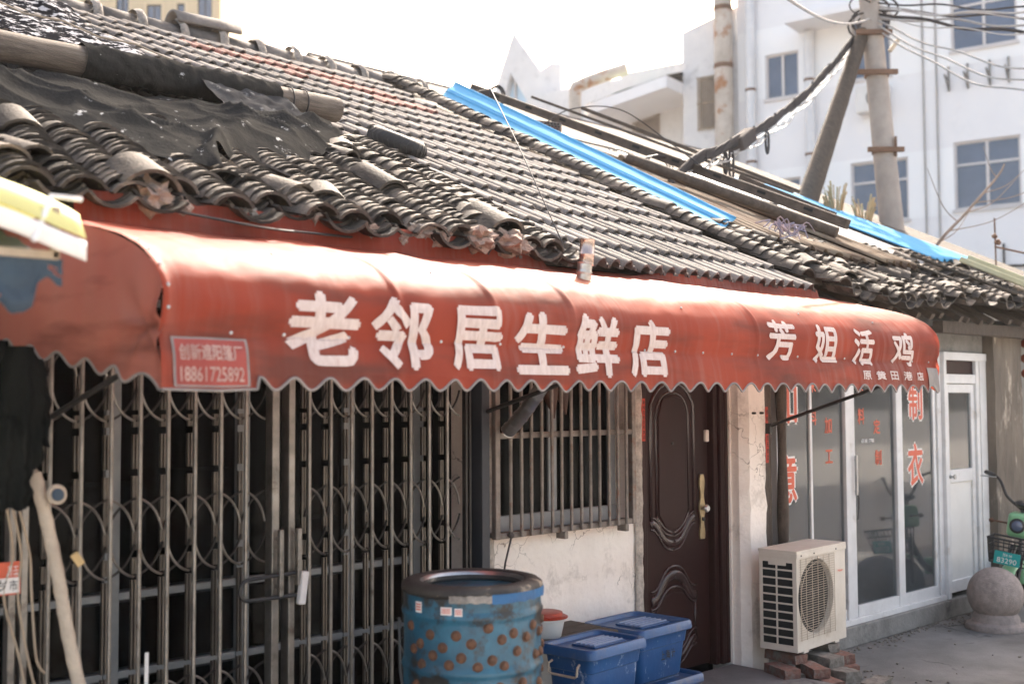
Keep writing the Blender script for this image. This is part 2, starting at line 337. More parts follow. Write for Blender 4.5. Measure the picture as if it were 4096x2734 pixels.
m_cable = M('cable_black', (0.05, 0.045, 0.045), (0.07, 0.065, 0.065), 5, 0.85, spec=0.1)
m_cable_w = M('cable_pale', (0.42, 0.40, 0.385), (0.32, 0.30, 0.29), 5, 0.5)
m_yellow = M('yellow_canvas', (0.84, 0.82, 0.40), (0.80, 0.77, 0.36), 5, 0.6, transl=0.3)
m_navy = M('navy_cloth', (0.045, 0.07, 0.095), (0.03, 0.045, 0.065), 6, 0.9, 0.6, 40)
m_tan = M('tan_wood', (0.42, 0.34, 0.25), (0.32, 0.25, 0.18), 6, 0.8, 0.3, 30)
m_tape = M('wrapped_tape', (0.50, 0.42, 0.33), (0.38, 0.31, 0.24), 9, 0.7, 0.6, 50)
m_bundle = M('dark_cloth', (0.008, 0.009, 0.009), (0.014, 0.015, 0.014), 4, 0.95, 0.8, 25, spec=0.0)
m_dry = M('dry_stalks', (0.50, 0.36, 0.20), (0.34, 0.23, 0.12), 8, 0.9)
m_twig = M('bare_twig', (0.34, 0.25, 0.20), (0.24, 0.18, 0.14), 8, 0.9)

def awning_mat(name='red_vinyl_canvas', ca=(0.41, 0.074, 0.040, 1), cb=(0.28, 0.05, 0.03, 1)):
    m, n, l, b = new_mat(name)
    tc = n.new('ShaderNodeTexCoord')
    nz = n.new('ShaderNodeTexNoise'); nz.inputs['Scale'].default_value = 1.3; nz.inputs['Detail'].default_value = 6
    mp = n.new('ShaderNodeMapping'); mp.inputs['Scale'].default_value = (1.6, 1, 0.8); l.new(tc.outputs['Object'], mp.inputs[0])
    l.new(mp.outputs[0], nz.inputs['Vector'])
    cr = n.new('ShaderNodeValToRGB'); e = cr.color_ramp.elements; e[0].position = 0.36; e[1].position = 0.66
    e[0].color = ca; e[1].color = cb; l.new(nz.outputs['Fac'], cr.inputs[0])
    # dust that streaks down the cloth
    mp2 = n.new('ShaderNodeMapping'); mp2.inputs['Scale'].default_value = (22, 5, 1.2); l.new(tc.outputs['Object'], mp2.inputs[0])
    n2 = n.new('ShaderNodeTexNoise'); n2.inputs['Scale'].default_value = 1.5; n2.inputs['Detail'].default_value = 8; l.new(mp2.outputs[0], n2.inputs['Vector'])
    n4 = n.new('ShaderNodeTexNoise'); n4.inputs['Scale'].default_value = 1.1; l.new(tc.outputs['Object'], n4.inputs['Vector'])
    mu = n.new('ShaderNodeMath'); mu.operation = 'MULTIPLY'; l.new(n2.outputs['Fac'], mu.inputs[0]); l.new(n4.outputs['Fac'], mu.inputs[1])
    mr = n.new('ShaderNodeMapRange'); mr.inputs[1].default_value = 0.2; mr.inputs[2].default_value = 0.42; mr.inputs[4].default_value = 0.4
    l.new(mu.outputs[0], mr.inputs[0])
    mx = n.new('ShaderNodeMix'); mx.data_type = 'RGBA'; l.new(mr.outputs[0], mx.inputs[0]); l.new(cr.outputs[0], mx.inputs[6])
    mx.inputs[7].default_value = (0.40, 0.22, 0.18, 1)
    mp3 = n.new('ShaderNodeMapping'); mp3.inputs['Scale'].default_value = (1.0, 1, 4.5); l.new(tc.outputs['Object'], mp3.inputs[0])
    n5 = n.new('ShaderNodeTexNoise'); n5.inputs['Scale'].default_value = 1.7; n5.inputs['Detail'].default_value = 7; l.new(mp3.outputs[0], n5.inputs['Vector'])
    mr5 = n.new('ShaderNodeMapRange'); mr5.inputs[1].default_value = 0.48; mr5.inputs[2].default_value = 0.68; mr5.inputs[4].default_value = 0.8; l.new(n5.outputs['Fac'], mr5.inputs[0])
    mx5 = n.new('ShaderNodeMix'); mx5.data_type = 'RGBA'; l.new(mr5.outputs[0], mx5.inputs[0]); l.new(mx.outputs[2], mx5.inputs[6]); mx5.inputs[7].default_value = (0.15, 0.055, 0.042, 1)
    mx = mx5
    l.new(mx.outputs[2], b.inputs['Base Color'])
    b.inputs['Roughness'].default_value = 0.6; b.inputs['Specular IOR Level'].default_value = 0.18
    n3 = n.new('ShaderNodeTexNoise'); n3.inputs['Scale'].default_value = 9; n3.inputs['Detail'].default_value = 4; l.new(tc.outputs['Object'], n3.inputs['Vector'])
    bp = n.new('ShaderNodeBump'); bp.inputs['Strength'].default_value = 0.18; bp.inputs['Distance'].default_value = 0.02
    l.new(n3.outputs['Fac'], bp.inputs['Height']); l.new(bp.outputs[0], b.inputs['Normal'])
    tr = n.new('ShaderNodeBsdfTranslucent'); ms = n.new('ShaderNodeMixShader'); ms.inputs[0].default_value = 0.38
    l.new(mx.outputs[2], tr.inputs[0]); l.new(b.outputs[0], ms.inputs[1]); l.new(tr.outputs[0], ms.inputs[2])
    l.new(ms.outputs[0], n['Material Output'].inputs[0])
    return m
m_awning = awning_mat()
m_awning_end = awning_mat('lit_red_canvas', (0.46, 0.17, 0.13, 1), (0.34, 0.11, 0.08, 1))  # paler copy of the awning red, the end panel's glow put into its colour
m_awn_letter = M('faded_white_lettering', (0.70, 0.58, 0.54), (0.58, 0.46, 0.42), 14, 0.55, stain=(0.48, 0.30, 0.26), sscale=9, slo=0.55, shi=0.75, stretch=(6, 1, 1.5), transl=0.15)
m_hem = M('grey_hem', (0.27, 0.235, 0.22), (0.18, 0.16, 0.15), 8, 0.6)

# ---------------------------------------------------------------- the setting
GZ = -0.2
def ground():
    mb = MB(); mb.add([(-120, -120, GZ), (160, -120, GZ), (160, 160, GZ), (-120, 160, GZ)], [(0, 1, 2, 3)])
    tag(mb.build('ground', m_conc_ground), kind='structure')
    mb = MB(); mb.add([(-120, -14, GZ+.004), (160, -14, GZ+.004), (160, 2.2, GZ+.004), (-120, 2.2, GZ+.004)], [(0, 1, 2, 3)])
    tag(mb.build('added_bounce_road', m_bounce_road), kind='structure')  # out-of-view slab added paler than the ground to bounce light under the awning
    mb = MB(); mb.obox(4.3, 6.35, 3.55, 4.495, GZ, -0.075)
    tag(mb.build('doorstep_pavement', m_conc_ground, bevel=0.015), kind='structure')
ground()
# ---------------------------------------------------------------- the shop house: walls and openings
HX, HY = 4.0, 4.5
house = empty('shop_house', (HX, HY, GZ), label='low whitewashed shop house with grey tiled roof behind the long red awning', cat='house')
mb = MB()
wall_holes(mb, -2.5, 6.42, GZ, 2.32, 4.5, [(1.60, 4.06, GZ, 2.15), (4.235, 5.335, 0.93, 2.0), (5.45, 6.37, GZ, 2.02)], depth=0.16)
mb.obox(-2.5, -2.44, 4.52, 14, GZ, 2.6)
mb.build('wall', m_white_wall, house)
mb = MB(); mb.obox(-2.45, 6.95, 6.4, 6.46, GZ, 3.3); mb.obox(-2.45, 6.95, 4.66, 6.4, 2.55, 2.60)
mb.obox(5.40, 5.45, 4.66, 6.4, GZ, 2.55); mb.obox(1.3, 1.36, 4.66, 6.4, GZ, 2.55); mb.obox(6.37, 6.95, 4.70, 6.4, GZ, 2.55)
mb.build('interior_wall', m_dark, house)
# thick rough pier between the door and the tailor's window, with broken plaster at its corner
mb = MB()
def pier(s, t):
    z = GZ+t*2.52
    w = 0.012*mn.noise(Vector((2, 5, z*7)))+0.008*mn.noise(Vector((7, 1, z*23)))
    px = [6.385, 6.385, 6.43+w, 6.615+w*1.5, 6.63+w*1.5, 6.63]
    py = [4.66, 4.44, 4.385, 4.385, 4.42, 4.66]
    i = min(4, int(s*5)); f = s*5-i
    return (px[i]*(1-f)+px[i+1]*f, py[i]*(1-f)+py[i+1]*f, z)
mb.grid(pier, 5, 60)
pr = mb.build('pier', m_white_wall, house)
mb = MB()
for x in (6.47, 6.56): mb.tube([(x, 4.385, 1.56), (x, 4.36, 1.56)], .008, 8)
mb.build('wall_bolt', m_gate_dark, pr)
# broken edges of plaster on both sides of the grilled window
mb = MB()
def edge(x0, wd, sd):
    def fn(s, t):
        z = GZ+t*2.3; return (x0+s*wd+(.01*mn.noise(Vector((sd, s*3, z*14))) if s in (0, 1) else 0), 4.486-.012*math.sin(s*math.pi)+.006*mn.noise(Vector((s*9, sd, z*18))), z)
    return fn
mb.grid(edge(4.125, .085, 1), 5, 90); mb.grid(edge(5.375, .07, 9), 4, 90)
mb.build('plaster_edge', m_rough_edge, house, smooth=True)
# dark frame on the right of the gate
mb = MB(); mb.obox(4.045, 4.10, 4.40, 4.498, GZ, 2.15)
mb.build('gate_jamb', m_blue_frame, house, bevel=.004)
# timber board and hanging post beside the tailor's glass
mb = MB()
mb.grid(lambda s, t: (6.655+s*.13+.008*mn.noise(Vector((s*3, 2, t*9))), 4.46-.006*mn.noise(Vector((s*20, 1, t*6))), GZ+.15+t*2.35), 6, 40)
mb.build('board', m_wood_up, house, solid=.02)
mb = MB(); mb.tube([(6.89+.012*math.sin(t*5), 4.44+.01*math.cos(t*4), GZ+t*2.5) for t in [i/14 for i in range(15)]], [.035+.006*math.sin(i*1.3) for i in range(15)], 10)
mb.build('timber_post', m_wood_up, house, smooth=True)

# aluminium shopfront behind the gate
mb = MB()
for x in (1.62, 2.27, 2.92, 3.54, 4.0): mb.obox(x-.035, x+.035, 4.86, 4.91, GZ, 2.3)
for z in (0.46, 0.80, 2.1): mb.obox(1.6, 4.06, 4.868, 4.902, z-.017, z+.017)
sf = mb.build('shopfront_frame', m_alu, house, bevel=.004)
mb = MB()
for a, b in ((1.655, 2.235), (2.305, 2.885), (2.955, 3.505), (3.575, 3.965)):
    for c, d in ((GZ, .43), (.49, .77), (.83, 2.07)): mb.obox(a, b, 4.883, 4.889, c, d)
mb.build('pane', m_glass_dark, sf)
mb = MB(); mb.obox(1.42, 1.60, 4.45, 4.498, GZ, 2.1)
mb.build('side_panel', m_blue_frame, house)
# a few dim things seen through the glass
mb = MB()
for i, (x, z, w, h) in enumerate([(1.9, .9, .25, .75), (2.5, .95, .4, .6), (3.1, .9, .3, .8), (3.75, .5, .25, 1.0)]): mb.obox(x-w/2, x+w/2, 5.4, 5.7, GZ, z+h*.5)
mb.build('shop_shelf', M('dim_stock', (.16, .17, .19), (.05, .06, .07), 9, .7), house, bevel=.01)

# window behind the grille
mb = MB(); mb.obox(4.236, 5.334, 4.60, 4.64, .931, 1.02); mb.obox(4.236, 4.30, 4.605, 4.635, 1.02, 2.0); mb.obox(4.75, 4.82, 4.605, 4.635, 1.02, 2.0); mb.obox(5.27, 5.334, 4.605, 4.635, 1.02, 2.0)
wf = mb.build('window_frame', m_alu, house, bevel=.005)
mb = MB(); mb.obox(4.30, 4.75, 4.618, 4.624, 1.02, 2.0); mb.obox(4.82, 5.27, 4.618, 4.624, 1.02, 2.0)
mb.build('pane', m_glass_dark, wf)
# the steel grille
mb = MB()
for x in (4.155, 5.262): mb.obox(x-.017, x+.017, 4.395, 4.43, .925, 2.05)
for z in (.942, 1.465, 2.0): mb.obox(4.172, 5.245, 4.398, 4.427, z-.016, z+.016)
for x in (4.165, 4.70, 5.25): mb.obox(x-.012, x+.012, 4.43, 4.49, .93, .955)
for x in (4.68, 5.2): mb.obox(x-.014, x+.014, 4.40, 4.47, .885, .926)
gr = mb.build('window_grille', m_grille, house, bevel=.004)
for i in range(13):
    x = 4.235+i*.0785
    mb = MB(); mb.tube([(x+.003*math.sin(i*2), 4.384, .93), (x, 4.384, 2.02)], .0095, 8); mb.build('bar', m_grille, gr, smooth=True)

# security door
dr = MB(); dr.obox(5.535, 6.225, 4.575, 4.62, -.06, 2.0); door = dr.build('door', m_door, house, bevel=.004)
mb = MB()
for a, b in ((5.452, 5.49), (5.494, 5.53)): mb.obox(a, b, 4.50+(.02 if b > 5.5 else 0), 4.60, -.075, 2.018)
for a, b in ((6.232, 6.275), (6.279, 6.325), (6.329, 6.366)): mb.obox(a, b, 4.50+(.03 if b < 6.3 else .01), 4.60, -.075, 2.018)
mb.obox(5.53, 6.232, 4.53, 4.60, 2.002, 2.018)
mb.build('door_frame', m_door, door, bevel=.006)
FY = 4.574
def dtube(pts, r, name='moulding', mat=None, flat=.6):
    mb = MB()
    P = [Vector((x, FY, z)) for x, z in pts]
    mb.tube(P, r, 10)
    for k, q in enumerate(mb.v): q.y = FY+(q.y-FY)*flat
    mb.build(name, mat or m_mould, door, smooth='all')
def bez(p, n=20):
    out = []
    for i in range(n+1):
        t = i/n; q = [Vector((*a, 0)) for a in p]
        while len(q) > 1: q = [q[k].lerp(q[k+1], t) for k in range(len(q)-1)]
        out.append((q[0].x, q[0].y))
    return out
L_, R_, CX = 5.63, 6.07, 5.85
# upper arched panel
top = bez([(L_, 1.62), (L_+.05, 1.70), (CX-.12, 1.76), (CX, 1.76)], 8)+bez([(CX, 1.76), (CX+.12, 1.76), (R_-.05, 1.70), (R_, 1.62)], 8)
dtube([(L_, .90)]+top+[(R_, .90)], .016)
bot_in = bez([(L_+.055, .92), (L_+.08, .88), (CX-.06, .81), (CX, .81)], 8)+bez([(CX, .81), (CX+.06, .81), (R_-.08, .88), (R_-.055, .94)], 8)
dtube([(L_+.055, .92), (L_+.055, 1.56)]+bez([(L_+.055, 1.56), (L_+.07, 1.64), (CX-.1, 1.70), (CX, 1.70)], 8)+bez([(CX, 1.70), (CX+.1, 1.70), (R_-.07, 1.64), (R_-.055, 1.56)], 8)+[(R_-.055, .94)]+bot_in[::-1], .010)
mb = MB(); mb.prism([(L_+.075, .93), (CX-.08, .845), (CX, .832), (CX+.08, .845), (R_-.075, .95), (R_-.075, 1.55), (CX+.1, 1.66), (CX, 1.68), (CX-.1, 1.66), (L_+.075, 1.55)], (0, FY+.004, 0), (1, 0, 0), (0, 0, 1), (0, -.012, 0))
mb.build('raised_panel', m_door, door, bevel=.006)
# broad wave moulding under the upper panel
def wave(zl, zm, zr, amp, r, fl=.5):
    pts = bez([(L_-.01, zl), (L_+.10, zl-.01), (CX-.14, zm), (CX, zm)], 14)+bez([(CX, zm), (CX+.14, zm), (R_-.10, zr-.01), (R_+.01, zr)], 14)
    dtube(pts, r, 'wave_moulding', m_mould, fl)
wave(.885, .745, .90, 1, .024); wave(.845, .70, .86, 1, .008, 1); wave(.92, .79, .935, 1, .008, 1)
# middle arch and lower wave
wave(.46, .60, .46, 1, .010, 1); wave(.40, .545, .40, 1, .034, .45); wave(.35, .47, .36, 1, .010, 1)
dtube([(L_, .36), (L_, .15)], .012); dtube([(R_, .36), (R_, .15)], .012)
wave(.17, .06, .19, 1, .010, 1); wave(.11, .015, .13, 1, .024); wave(.07, -.02, .09, 1, .008, 1)
mb = MB(); mb.prism([(L_+.03, .18), (CX, .10), (R_-.03, .20), (R_-.03, .33), (CX+.1, .42), (CX, .44), (CX-.1, .42), (L_+.03, .33)], (0, FY+.004, 0), (1, 0, 0), (0, 0, 1), (0, -.012, 0))
mb.build('raised_panel', m_door, door, bevel=.006)
# handle plate with wavy outline, knob, lock cylinder, latch, peephole, hinge
prof = []
for i in range(25):
    t = i/24; z = .745+t*.42; w = .020+.007*math.sin(t*math.pi*5+.4)+.004*math.sin(t*math.pi)
    prof.append((w, z))
mb = MB(); mb.prism([(6.145-w, z) for w, z in prof]+[(6.145+w, z) for w, z in prof[::-1]], (0, 4.575, 0), (1, 0, 0), (0, 0, 1), (0, -.016, 0))
hp = mb.build('handle_plate', m_brass, door, bevel=.004)
mb = MB(); mb.lathe((6.148, 4.558, .945), [(.012, 0), (.010, .012), (.022, .022), (.025, .032), (.018, .042), (0, .044)], 20, mat=Matrix.Rotation(R(90), 3, 'X'))
mb.build('knob', m_steel, door, smooth=True)
mb = MB(); mb.lathe((6.148, 4.558, .875), [(.014, 0), (.013, .008), (.006, .010), (0, .010)], 16, mat=Matrix.Rotation(R(90), 3, 'X')); mb.build('lock_cylinder', m_gate_dark, door, smooth=True)
mb = MB(); mb.obox(6.18, 6.215, 4.55, 4.574, 1.375, 1.452); mb.build('latch_box', m_ac, door, bevel=.006)
mb = MB(); mb.lathe((5.84, 4.566, 1.375), [(.010, 0), (.010, .006), (.004, .008), (0, .007)], 14, mat=Matrix.Rotation(R(90), 3, 'X')); mb.build('peephole', m_gate_dark, door, smooth=True)
for z in (1.30, 1.66, .2):
    mb = MB(); mb.tube([(5.533, 4.565, z-.06), (5.533, 4.565, z+.06)], .009, 10); mb.build('hinge', m_gate_dark, door, smooth=True)

def paper_strip(x0, x1, z0, z1, y, txt, label):
    t = empty('paper_charm', ((x0+x1)/2, y, z0), label=label, cat='paper strip')
    n = 14; mb = MB()
    mb.grid(lambda s, u: (x0+s*(x1-x0), y-.002-.0015*mn.noise(Vector((s*3, x0, u*9))), z0+u*(z1-z0)), 3, n)
    mb.build('paper', m_paper_red, t)
    mb = MB(); h = (z1-z0)/(len(txt)+.6)
    for i, c in enumerate(txt): flat_text(mb, c, ((x0+x1)/2, y-.0055, z1-h*(i+.8)), (1, 0, 0), (0, 0, 1), (x1-x0)*.62, h*.74, .01)
    mb.build('lettering', m_ink, t)
paper_strip(5.455, 5.49, 1.40, 1.66, 4.499, '姜尚在此百无禁忌', 'narrow red paper charm pasted on the frame left of the maroon door')
paper_strip(6.70, 6.735, 1.22, 1.60, 4.44, '姜尚在此百无禁忌', 'narrow red paper charm on the dark board beside the white pier')

# ---------------------------------------------------------------- roofs
def sheath(name, x0, x1, mat, parent, s, z0, y0, ya, yb, t=.04):
    mb = MB()
    za = z0+s*(ya-y0); zb = z0+s*(yb-y0)
    mb.add([(x0, ya, za), (x1, ya, za), (x1, yb, zb), (x0, yb, zb), (x0, ya, za-t), (x1, ya, za-t), (x1, yb, zb-t), (x0, yb, zb-t)],
           [(0, 1, 2, 3), (7, 6, 5, 4), (0, 4, 5, 1), (2, 6, 7, 3), (0, 3, 7, 4), (1, 5, 6, 2)])
    return mb.build(name, mat, parent)
sheath('roof_boarding', -2.5, 6.92, m_wood_old, house, .5, 2.365-.05, 4.15, 4.39, 9.1)
mb = MB(); mb.add([(-2.5, 9.1, 4.74), (7.0, 9.1, 4.74), (7.0, 14.2, 2.5), (-2.5, 14.2, 2.5)], [(0, 1, 2, 3)]); mb.build('rear_roof', m_tile, house, solid=.05)

PITCH_X, EXPO = 0.116, 0.335
cs = math.cos(math.atan(.5)); sn = math.sin(math.atan(.5))
def rf(x, d, n):
    """point on the front roof plane: x along the eave, d metres up the slope from the eave, n above the plane"""
    return Vector((x, 4.15+d*cs-n*sn, 2.365+d*sn+n*cs))
def tile_profile():
    """one interlocking tile: plain roll, flat, roll with a raised interlocking lip"""
    p = []; w = PITCH_X
    for k in range(9):
        a = math.pi*k/8; p.append((.008+.076*(1-math.cos(a))/2, .043*math.sin(a)))
    p += [(.094, .003), (.104, .003)]
    for k in range(9):
        a = math.pi*k/8; p.append((w+.004+.076*(1-math.cos(a))/2, .043*math.sin(a)))
    p[15] = (p[15][0], .046); p[16] = (p[16][0]+.001, .046)
    p += [(w+.086, .012), (w+.094, .014), (w+.102, .004), (w*2+.003, .002)]
    return p
TP = tile_profile()
def roof_tile(mb, x0, d0, L, lift, jig, mi):
    n = len(TP); th = .013
    vs = []
    for (e, dd, hh) in ((0, 0, lift), (1, L, lift-.028)):
        for (px, pz) in TP: vs.append(rf(x0+px, d0+dd+jig*(1 if e == 0 else 0), pz+hh))
    for (px, pz) in TP: vs.append(rf(x0+px, d0+jig, pz+lift-th*(.55+.45*min(1, pz/.03)) if pz > .004 else lift-th))
    for (px, pz) in TP: vs.append(rf(x0+px, d0+L*.5, pz+lift-.012-th))
    fs = []
    for i in range(n-1):
        fs += [(i, i+1, n+i+1, n+i), (2*n+i, 2*n+i+1, i+1, i), (2*n+i, 3*n+i, 3*n+i+1, 2*n+i+1)]
    mb.add(vs, fs, mi)
mb = MB()
NROW = 16
for r in range(NROW):
    d0 = -.02+r*EXPO
    for t in range(0, 31):
        x0 = -.35+t*PITCH_X*2
        if x0+PITCH_X*2 > 6.86: continue
        if r < 4 and x0 < 3.7: continue
        if x0 < 1.2: continue
        red = (r == 14 and 4.3 < x0 < 6.1) or (r == 13 and 5.0 < x0 < 6.5 and t % 4 != 1) or (r == 12 and 5.9 < x0 < 6.5)
        if x0 > 3.6 and rnd.random() < .04: d0_ = d0-rnd.uniform(.02, .06)
        else: d0_ = d0
        roof_tile(mb, x0+rnd.uniform(-.004, .004), d0_, EXPO+.05, .027+rnd.uniform(-.003, .004), rnd.uniform(-.016, .016), 1 if red else 0)
mb.build('roof_tiles', [m_tile, m_red_tile], house, smooth=True, recalc=False)
# ridge of half round caps with mortar collars
mb = MB(); mc = MB()
yr, zr = 9.10, 4.79
for k in range(22):
    x0 = -.6+k*.385
    if x0 > 7.2: break
    dz = rnd.uniform(-.012, .012)
    def cap(s, t, x0=x0, dz=dz):
        a = math.pi*(s*1.1-.05); r = .105+.012*(1-t)
        return (x0+t*.40, yr-math.cos(a)*r, zr+.02+dz+math.sin(a)*r)
    mb.grid(cap, 12, 2)
    def col(s, t, x0=x0, dz=dz):
        a = math.pi*(s*1.1-.05); r = .150+.02*math.sin(t*math.pi)+.012*mn.noise(Vector((s*8, t*6, x0*5)))
        return (x0+.33+t*.085, yr-math.cos(a)*r, zr+.02+dz+math.sin(a)*r)
    mc.grid(col, 16, 4)
rg = mb.build('ridge_caps', m_tile, house, smooth=True, solid=.018)
mc.grid(lambda s, t: (-.6+s*7.85, yr-.10-.05*t-.012*mn.noise(Vector((s*70, t*3, 1))), zr+.06-.14*t+.01*mn.noise(Vector((s*60, t*2, 4)))), 160, 3)
mc.blob((7.2, yr-.05, zr+.05), .16, 3, .5, 4, (1.5, .8, .6))
mc.build('ridge_mortar', m_mortar, house, smooth=True)
# one spare half round cap lying on the ridge
mb = MB()
mb.grid(lambda s, t: (4.72+t*.62, yr-math.cos(math.pi*s)*.125, zr+.13+.02*t+math.sin(math.pi*s)*.12), 14, 3)
tag(mb.build('loose_ridge_cap', m_tile, None, smooth=True, solid=.022), 'loose half round grey cap tile lying on top of the ridge', 'roof tile')

def curved_tile(mb, P, ex, ed, en, w, L, rise, th, up=1, n=7):
    """plate bent across its width. P: middle of its lower edge; ex across, ed down the slope, en normal"""
    rr = (w*w/4+rise*rise)/(2*rise); A = math.asin(min(1, w/2/rr)); vs = []
    for lev in (0, 1):
        for e in (0, 1):
            for k in range(n):
                a = -A+2*A*k/(n-1); r2 = rr-(th if lev else 0)
                wf = 1.0 if e == 0 else .94
                x = r2*math.sin(a)*wf; z = (r2*math.cos(a)-rr*math.cos(A))*up+(0 if up > 0 else 0)
                vs.append(P+ex*x+en*z-ed*(L*e))
    fs = []
    for k in range(n-1):
        a, b, c, d = k, k+1, n+k+1, n+k
        fs += [(a, b, c, d), (2*n+d, 2*n+c, 2*n+b, 2*n+a), (2*n+a, 2*n+b, b, a), (d, c, 2*n+c, 2*n+d)]
    fs += [(0, n, 3*n, 2*n), (n-1, 3*n-1, 4*n-1, 2*n-1)]
    mb.add(vs, fs)
def tile_field(mb, xs, d0, d1, expo, base, S=ROOF_S, surf=None, w=.185, jit=1.0, top=None):
    c_, s_ = math.cos(math.atan(S)), math.sin(math.atan(S))
    ed0 = Vector((0, -c_, -s_)); en0 = Vector((0, -s_, c_))
    for ci, x in enumerate(xs):
        dd1 = top(x) if top else d1
        d = d0+rnd.uniform(-.05, .04)*jit
        cw = rnd.uniform(-.012, .012)*jit; sag = rnd.uniform(-.012, .01)*jit
        first = True
        while d < dd1:
            for cover in (0, 1):
                xx = x+(0 if cover else .5*(xs[1]-xs[0]))+cw+rnd.uniform(-.007, .007)*jit+.012*math.sin(d*4+ci*2.1)*jit
                nn = base+sag+(.052 if cover else .004)+rnd.uniform(-.004, .006)*jit
                yaw = rnd.gauss(0, .055*jit); tl = (.013/expo)*1.02+rnd.gauss(0, .03*jit)
                ex = Vector((math.cos(yaw), 0, 0))+ed0*math.sin(yaw)
                ed = (ed0*math.cos(tl)+en0*math.sin(tl))-Vector((math.sin(yaw), 0, 0)); ed.normalize(); en = ex.cross(ed)*-1
                if en.z < 0: en = -en
                P = surf(xx, d+(0 if cover else -.035), nn+(0.0 if cover else .045))
                roll = rnd.gauss(0, .05*jit)
                ex2 = ex*math.cos(roll)+en*math.sin(roll); en2 = en*math.cos(roll)-ex*math.sin(roll)
                ww = w*rnd.uniform(.95, 1.06)
                if cover: curved_tile(mb, P, ex2, ed, en2, ww, .20, .052, .013, 1)
                else: curved_tile(mb, P, ex2, ed, en2, ww*1.08, .20, .048, .013, -1)
            d += expo*rnd.uniform(.8, 1.25)
            first = False
# old hand-made tiles along the left half of the eave
mb = MB()
xs = [.75+i*.207 for i in range(18)]
tile_field(mb, xs, .02, 1.2, .05, .045, surf=rf, w=.19, jit=1.25, top=lambda x: .98+max(0, x-2.0)*.36)
# some slipped and stray tiles
for k in range(14):
    x = rnd.uniform(1.1, 4.2); d = rnd.uniform(0.05, 1.0+max(0, x-2)*.3); yaw = rnd.uniform(-.7, .7)
    ex = Vector((math.cos(yaw), -math.sin(yaw)*cs, -math.sin(yaw)*sn)); ed = Vector((-math.sin(yaw), -math.cos(yaw)*cs, -math.cos(yaw)*sn)); en = Vector((0, -sn, cs))
    tl = rnd.uniform(-.05, .25); ed = ed*math.cos(tl)+en*math.sin(tl)
    curved_tile(mb, rf(x, d, .115+rnd.uniform(0, .02)), ex, ed, en, .19, .2, .05, .013, 1 if rnd.random() < .75 else -1)
for x, d, w, l in ((2.06, .0, .25, .22), (3.98, .04, .26, .26), (3.62, .55, .2, .3)):
    curved_tile(mb, rf(x, d, .12), Vector((1, 0, 0)), Vector((0, -cs, -sn)), Vector((0, -sn, cs)), w, l, w*.3, .016, 1, 11)
mb.build('old_tiles', m_old_tile, house, smooth=True, recalc=False)
# rope-like column of big grey tiles at the edge of the old patch, and the verge column up to the ridge
mb = MB()
def column(mb, x0, x1, d0, d1, expo, nb, w=.2):
    d = d0; n = 0
    while d < d1:
        t = (d-d0)/(d1-d0); x = x0+(x1-x0)*t+.012*math.sin(d*3.1)
        ex = Vector((1, 0, 0)); tl = .14+rnd.gauss(0, .02); e0 = Vector((0, -cs, -sn)); n0 = Vector((0, -sn, cs))
        yaw = rnd.gauss(0, .06); ex = Vector((math.cos(yaw), 0, 0))+e0*math.sin(yaw); e1 = e0*math.cos(yaw)-Vector((math.sin(yaw), 0, 0))
        ed = e1*math.cos(tl)+n0*math.sin(tl); en = n0*math.cos(tl)-e1*math.sin(tl)
        curved_tile(mb, rf(x, d, nb+rnd.uniform(-.006, .008)), ex, ed, en, w*rnd.uniform(.95, 1.05), .2, .058, .014, 1, 9)
        d += expo*rnd.uniform(.85, 1.15); n += 1
column(mb, 4.28, 3.95, .02, 1.95, .098, .085, .215)
mb.build('edge_tiles', m_old_tile, house, smooth=True, recalc=False)
mb = MB()
column(mb, 6.92, 7.05, .12, 5.35, .088, .085, .2)
mb.build('verge_tiles', m_old_tile, house, smooth=True, recalc=False)
# mortar plugs and broken brick stuffed under the eave tiles
for i, (x, d, n_, r, sc, m) in enumerate([(2.07, .0, .07, .072, (1.25, .9, 1.0), m_brick_lump), (2.20, .0, .045, .05, (1, .9, .8), m_brick_lump), (2.83, .02, .07, .055, (1.1, 1, .9), m_mortar), (3.12, -.01, .055, .04, (1, 1, .9), m_brick_lump),
        (3.42, .0, .08, .055, (1.6, 1, .8), m_mortar), (3.52, -.02, .065, .05, (1.2, 1, .9), m_brick_lump), (3.745, -.03, .075, .075, (1.1, 1.3, .85), m_brick_lump), (3.965, -.03, .075, .078, (1.25, 1.3, .85), m_brick_lump), (4.10, -.01, .055, .05, (1.2, 1, 1), m_mortar), (3.30, -.02, .03, .035, (1, 1, 1), m_brick_lump), (2.5, .0, .05, .04, (1.3, 1, .8), m_mortar)]):
    mb = MB(); mb.blob(rf(x, d+.025, n_), r*.95, 3, .7, 4.5, sc, seed=i*3.3); mb.build('mortar_plug', m, house)
# eave timbers
mb = MB()
mb.obox(-2.4, 6.9, 4.445, 4.485, 2.25, 2.37)
mb.build('eave_board', m_wood_old, house, bevel=.004)
# ---------------------------------------------------------------- things lying on the shop roof
# long bare log across the roof
def lg(t): return Vector((0.6+t*3.77, 5.89+t*.27, 3.425+t*.135))
LR = .082
mb = MB(); mb.tube([lg(i/40) for i in range(41)], [LR*(1+.06*mn.noise(Vector((i*.3, 2, 1)))) for i in range(41)], 18)
log = mb.build('roof_log', m_log, None, smooth=True); tag(log, 'bare log lying across the roof with black tarp wrapped round its middle', 'log')
for k, t in enumerate((.895, .925)):
    p = lg(t); mb = MB(); mb.tube([p+Vector((0.01*math.sin(a), math.cos(a), math.sin(a)))*(LR+.008) for a in [2*math.pi*i/20 for i in range(20)]], .005, 6, closed=True)
    mb.build('tie_wire', m_wire, log, smooth=True)

def roofp(x, y, n): return Vector((x, y, roof_z(y)+n))
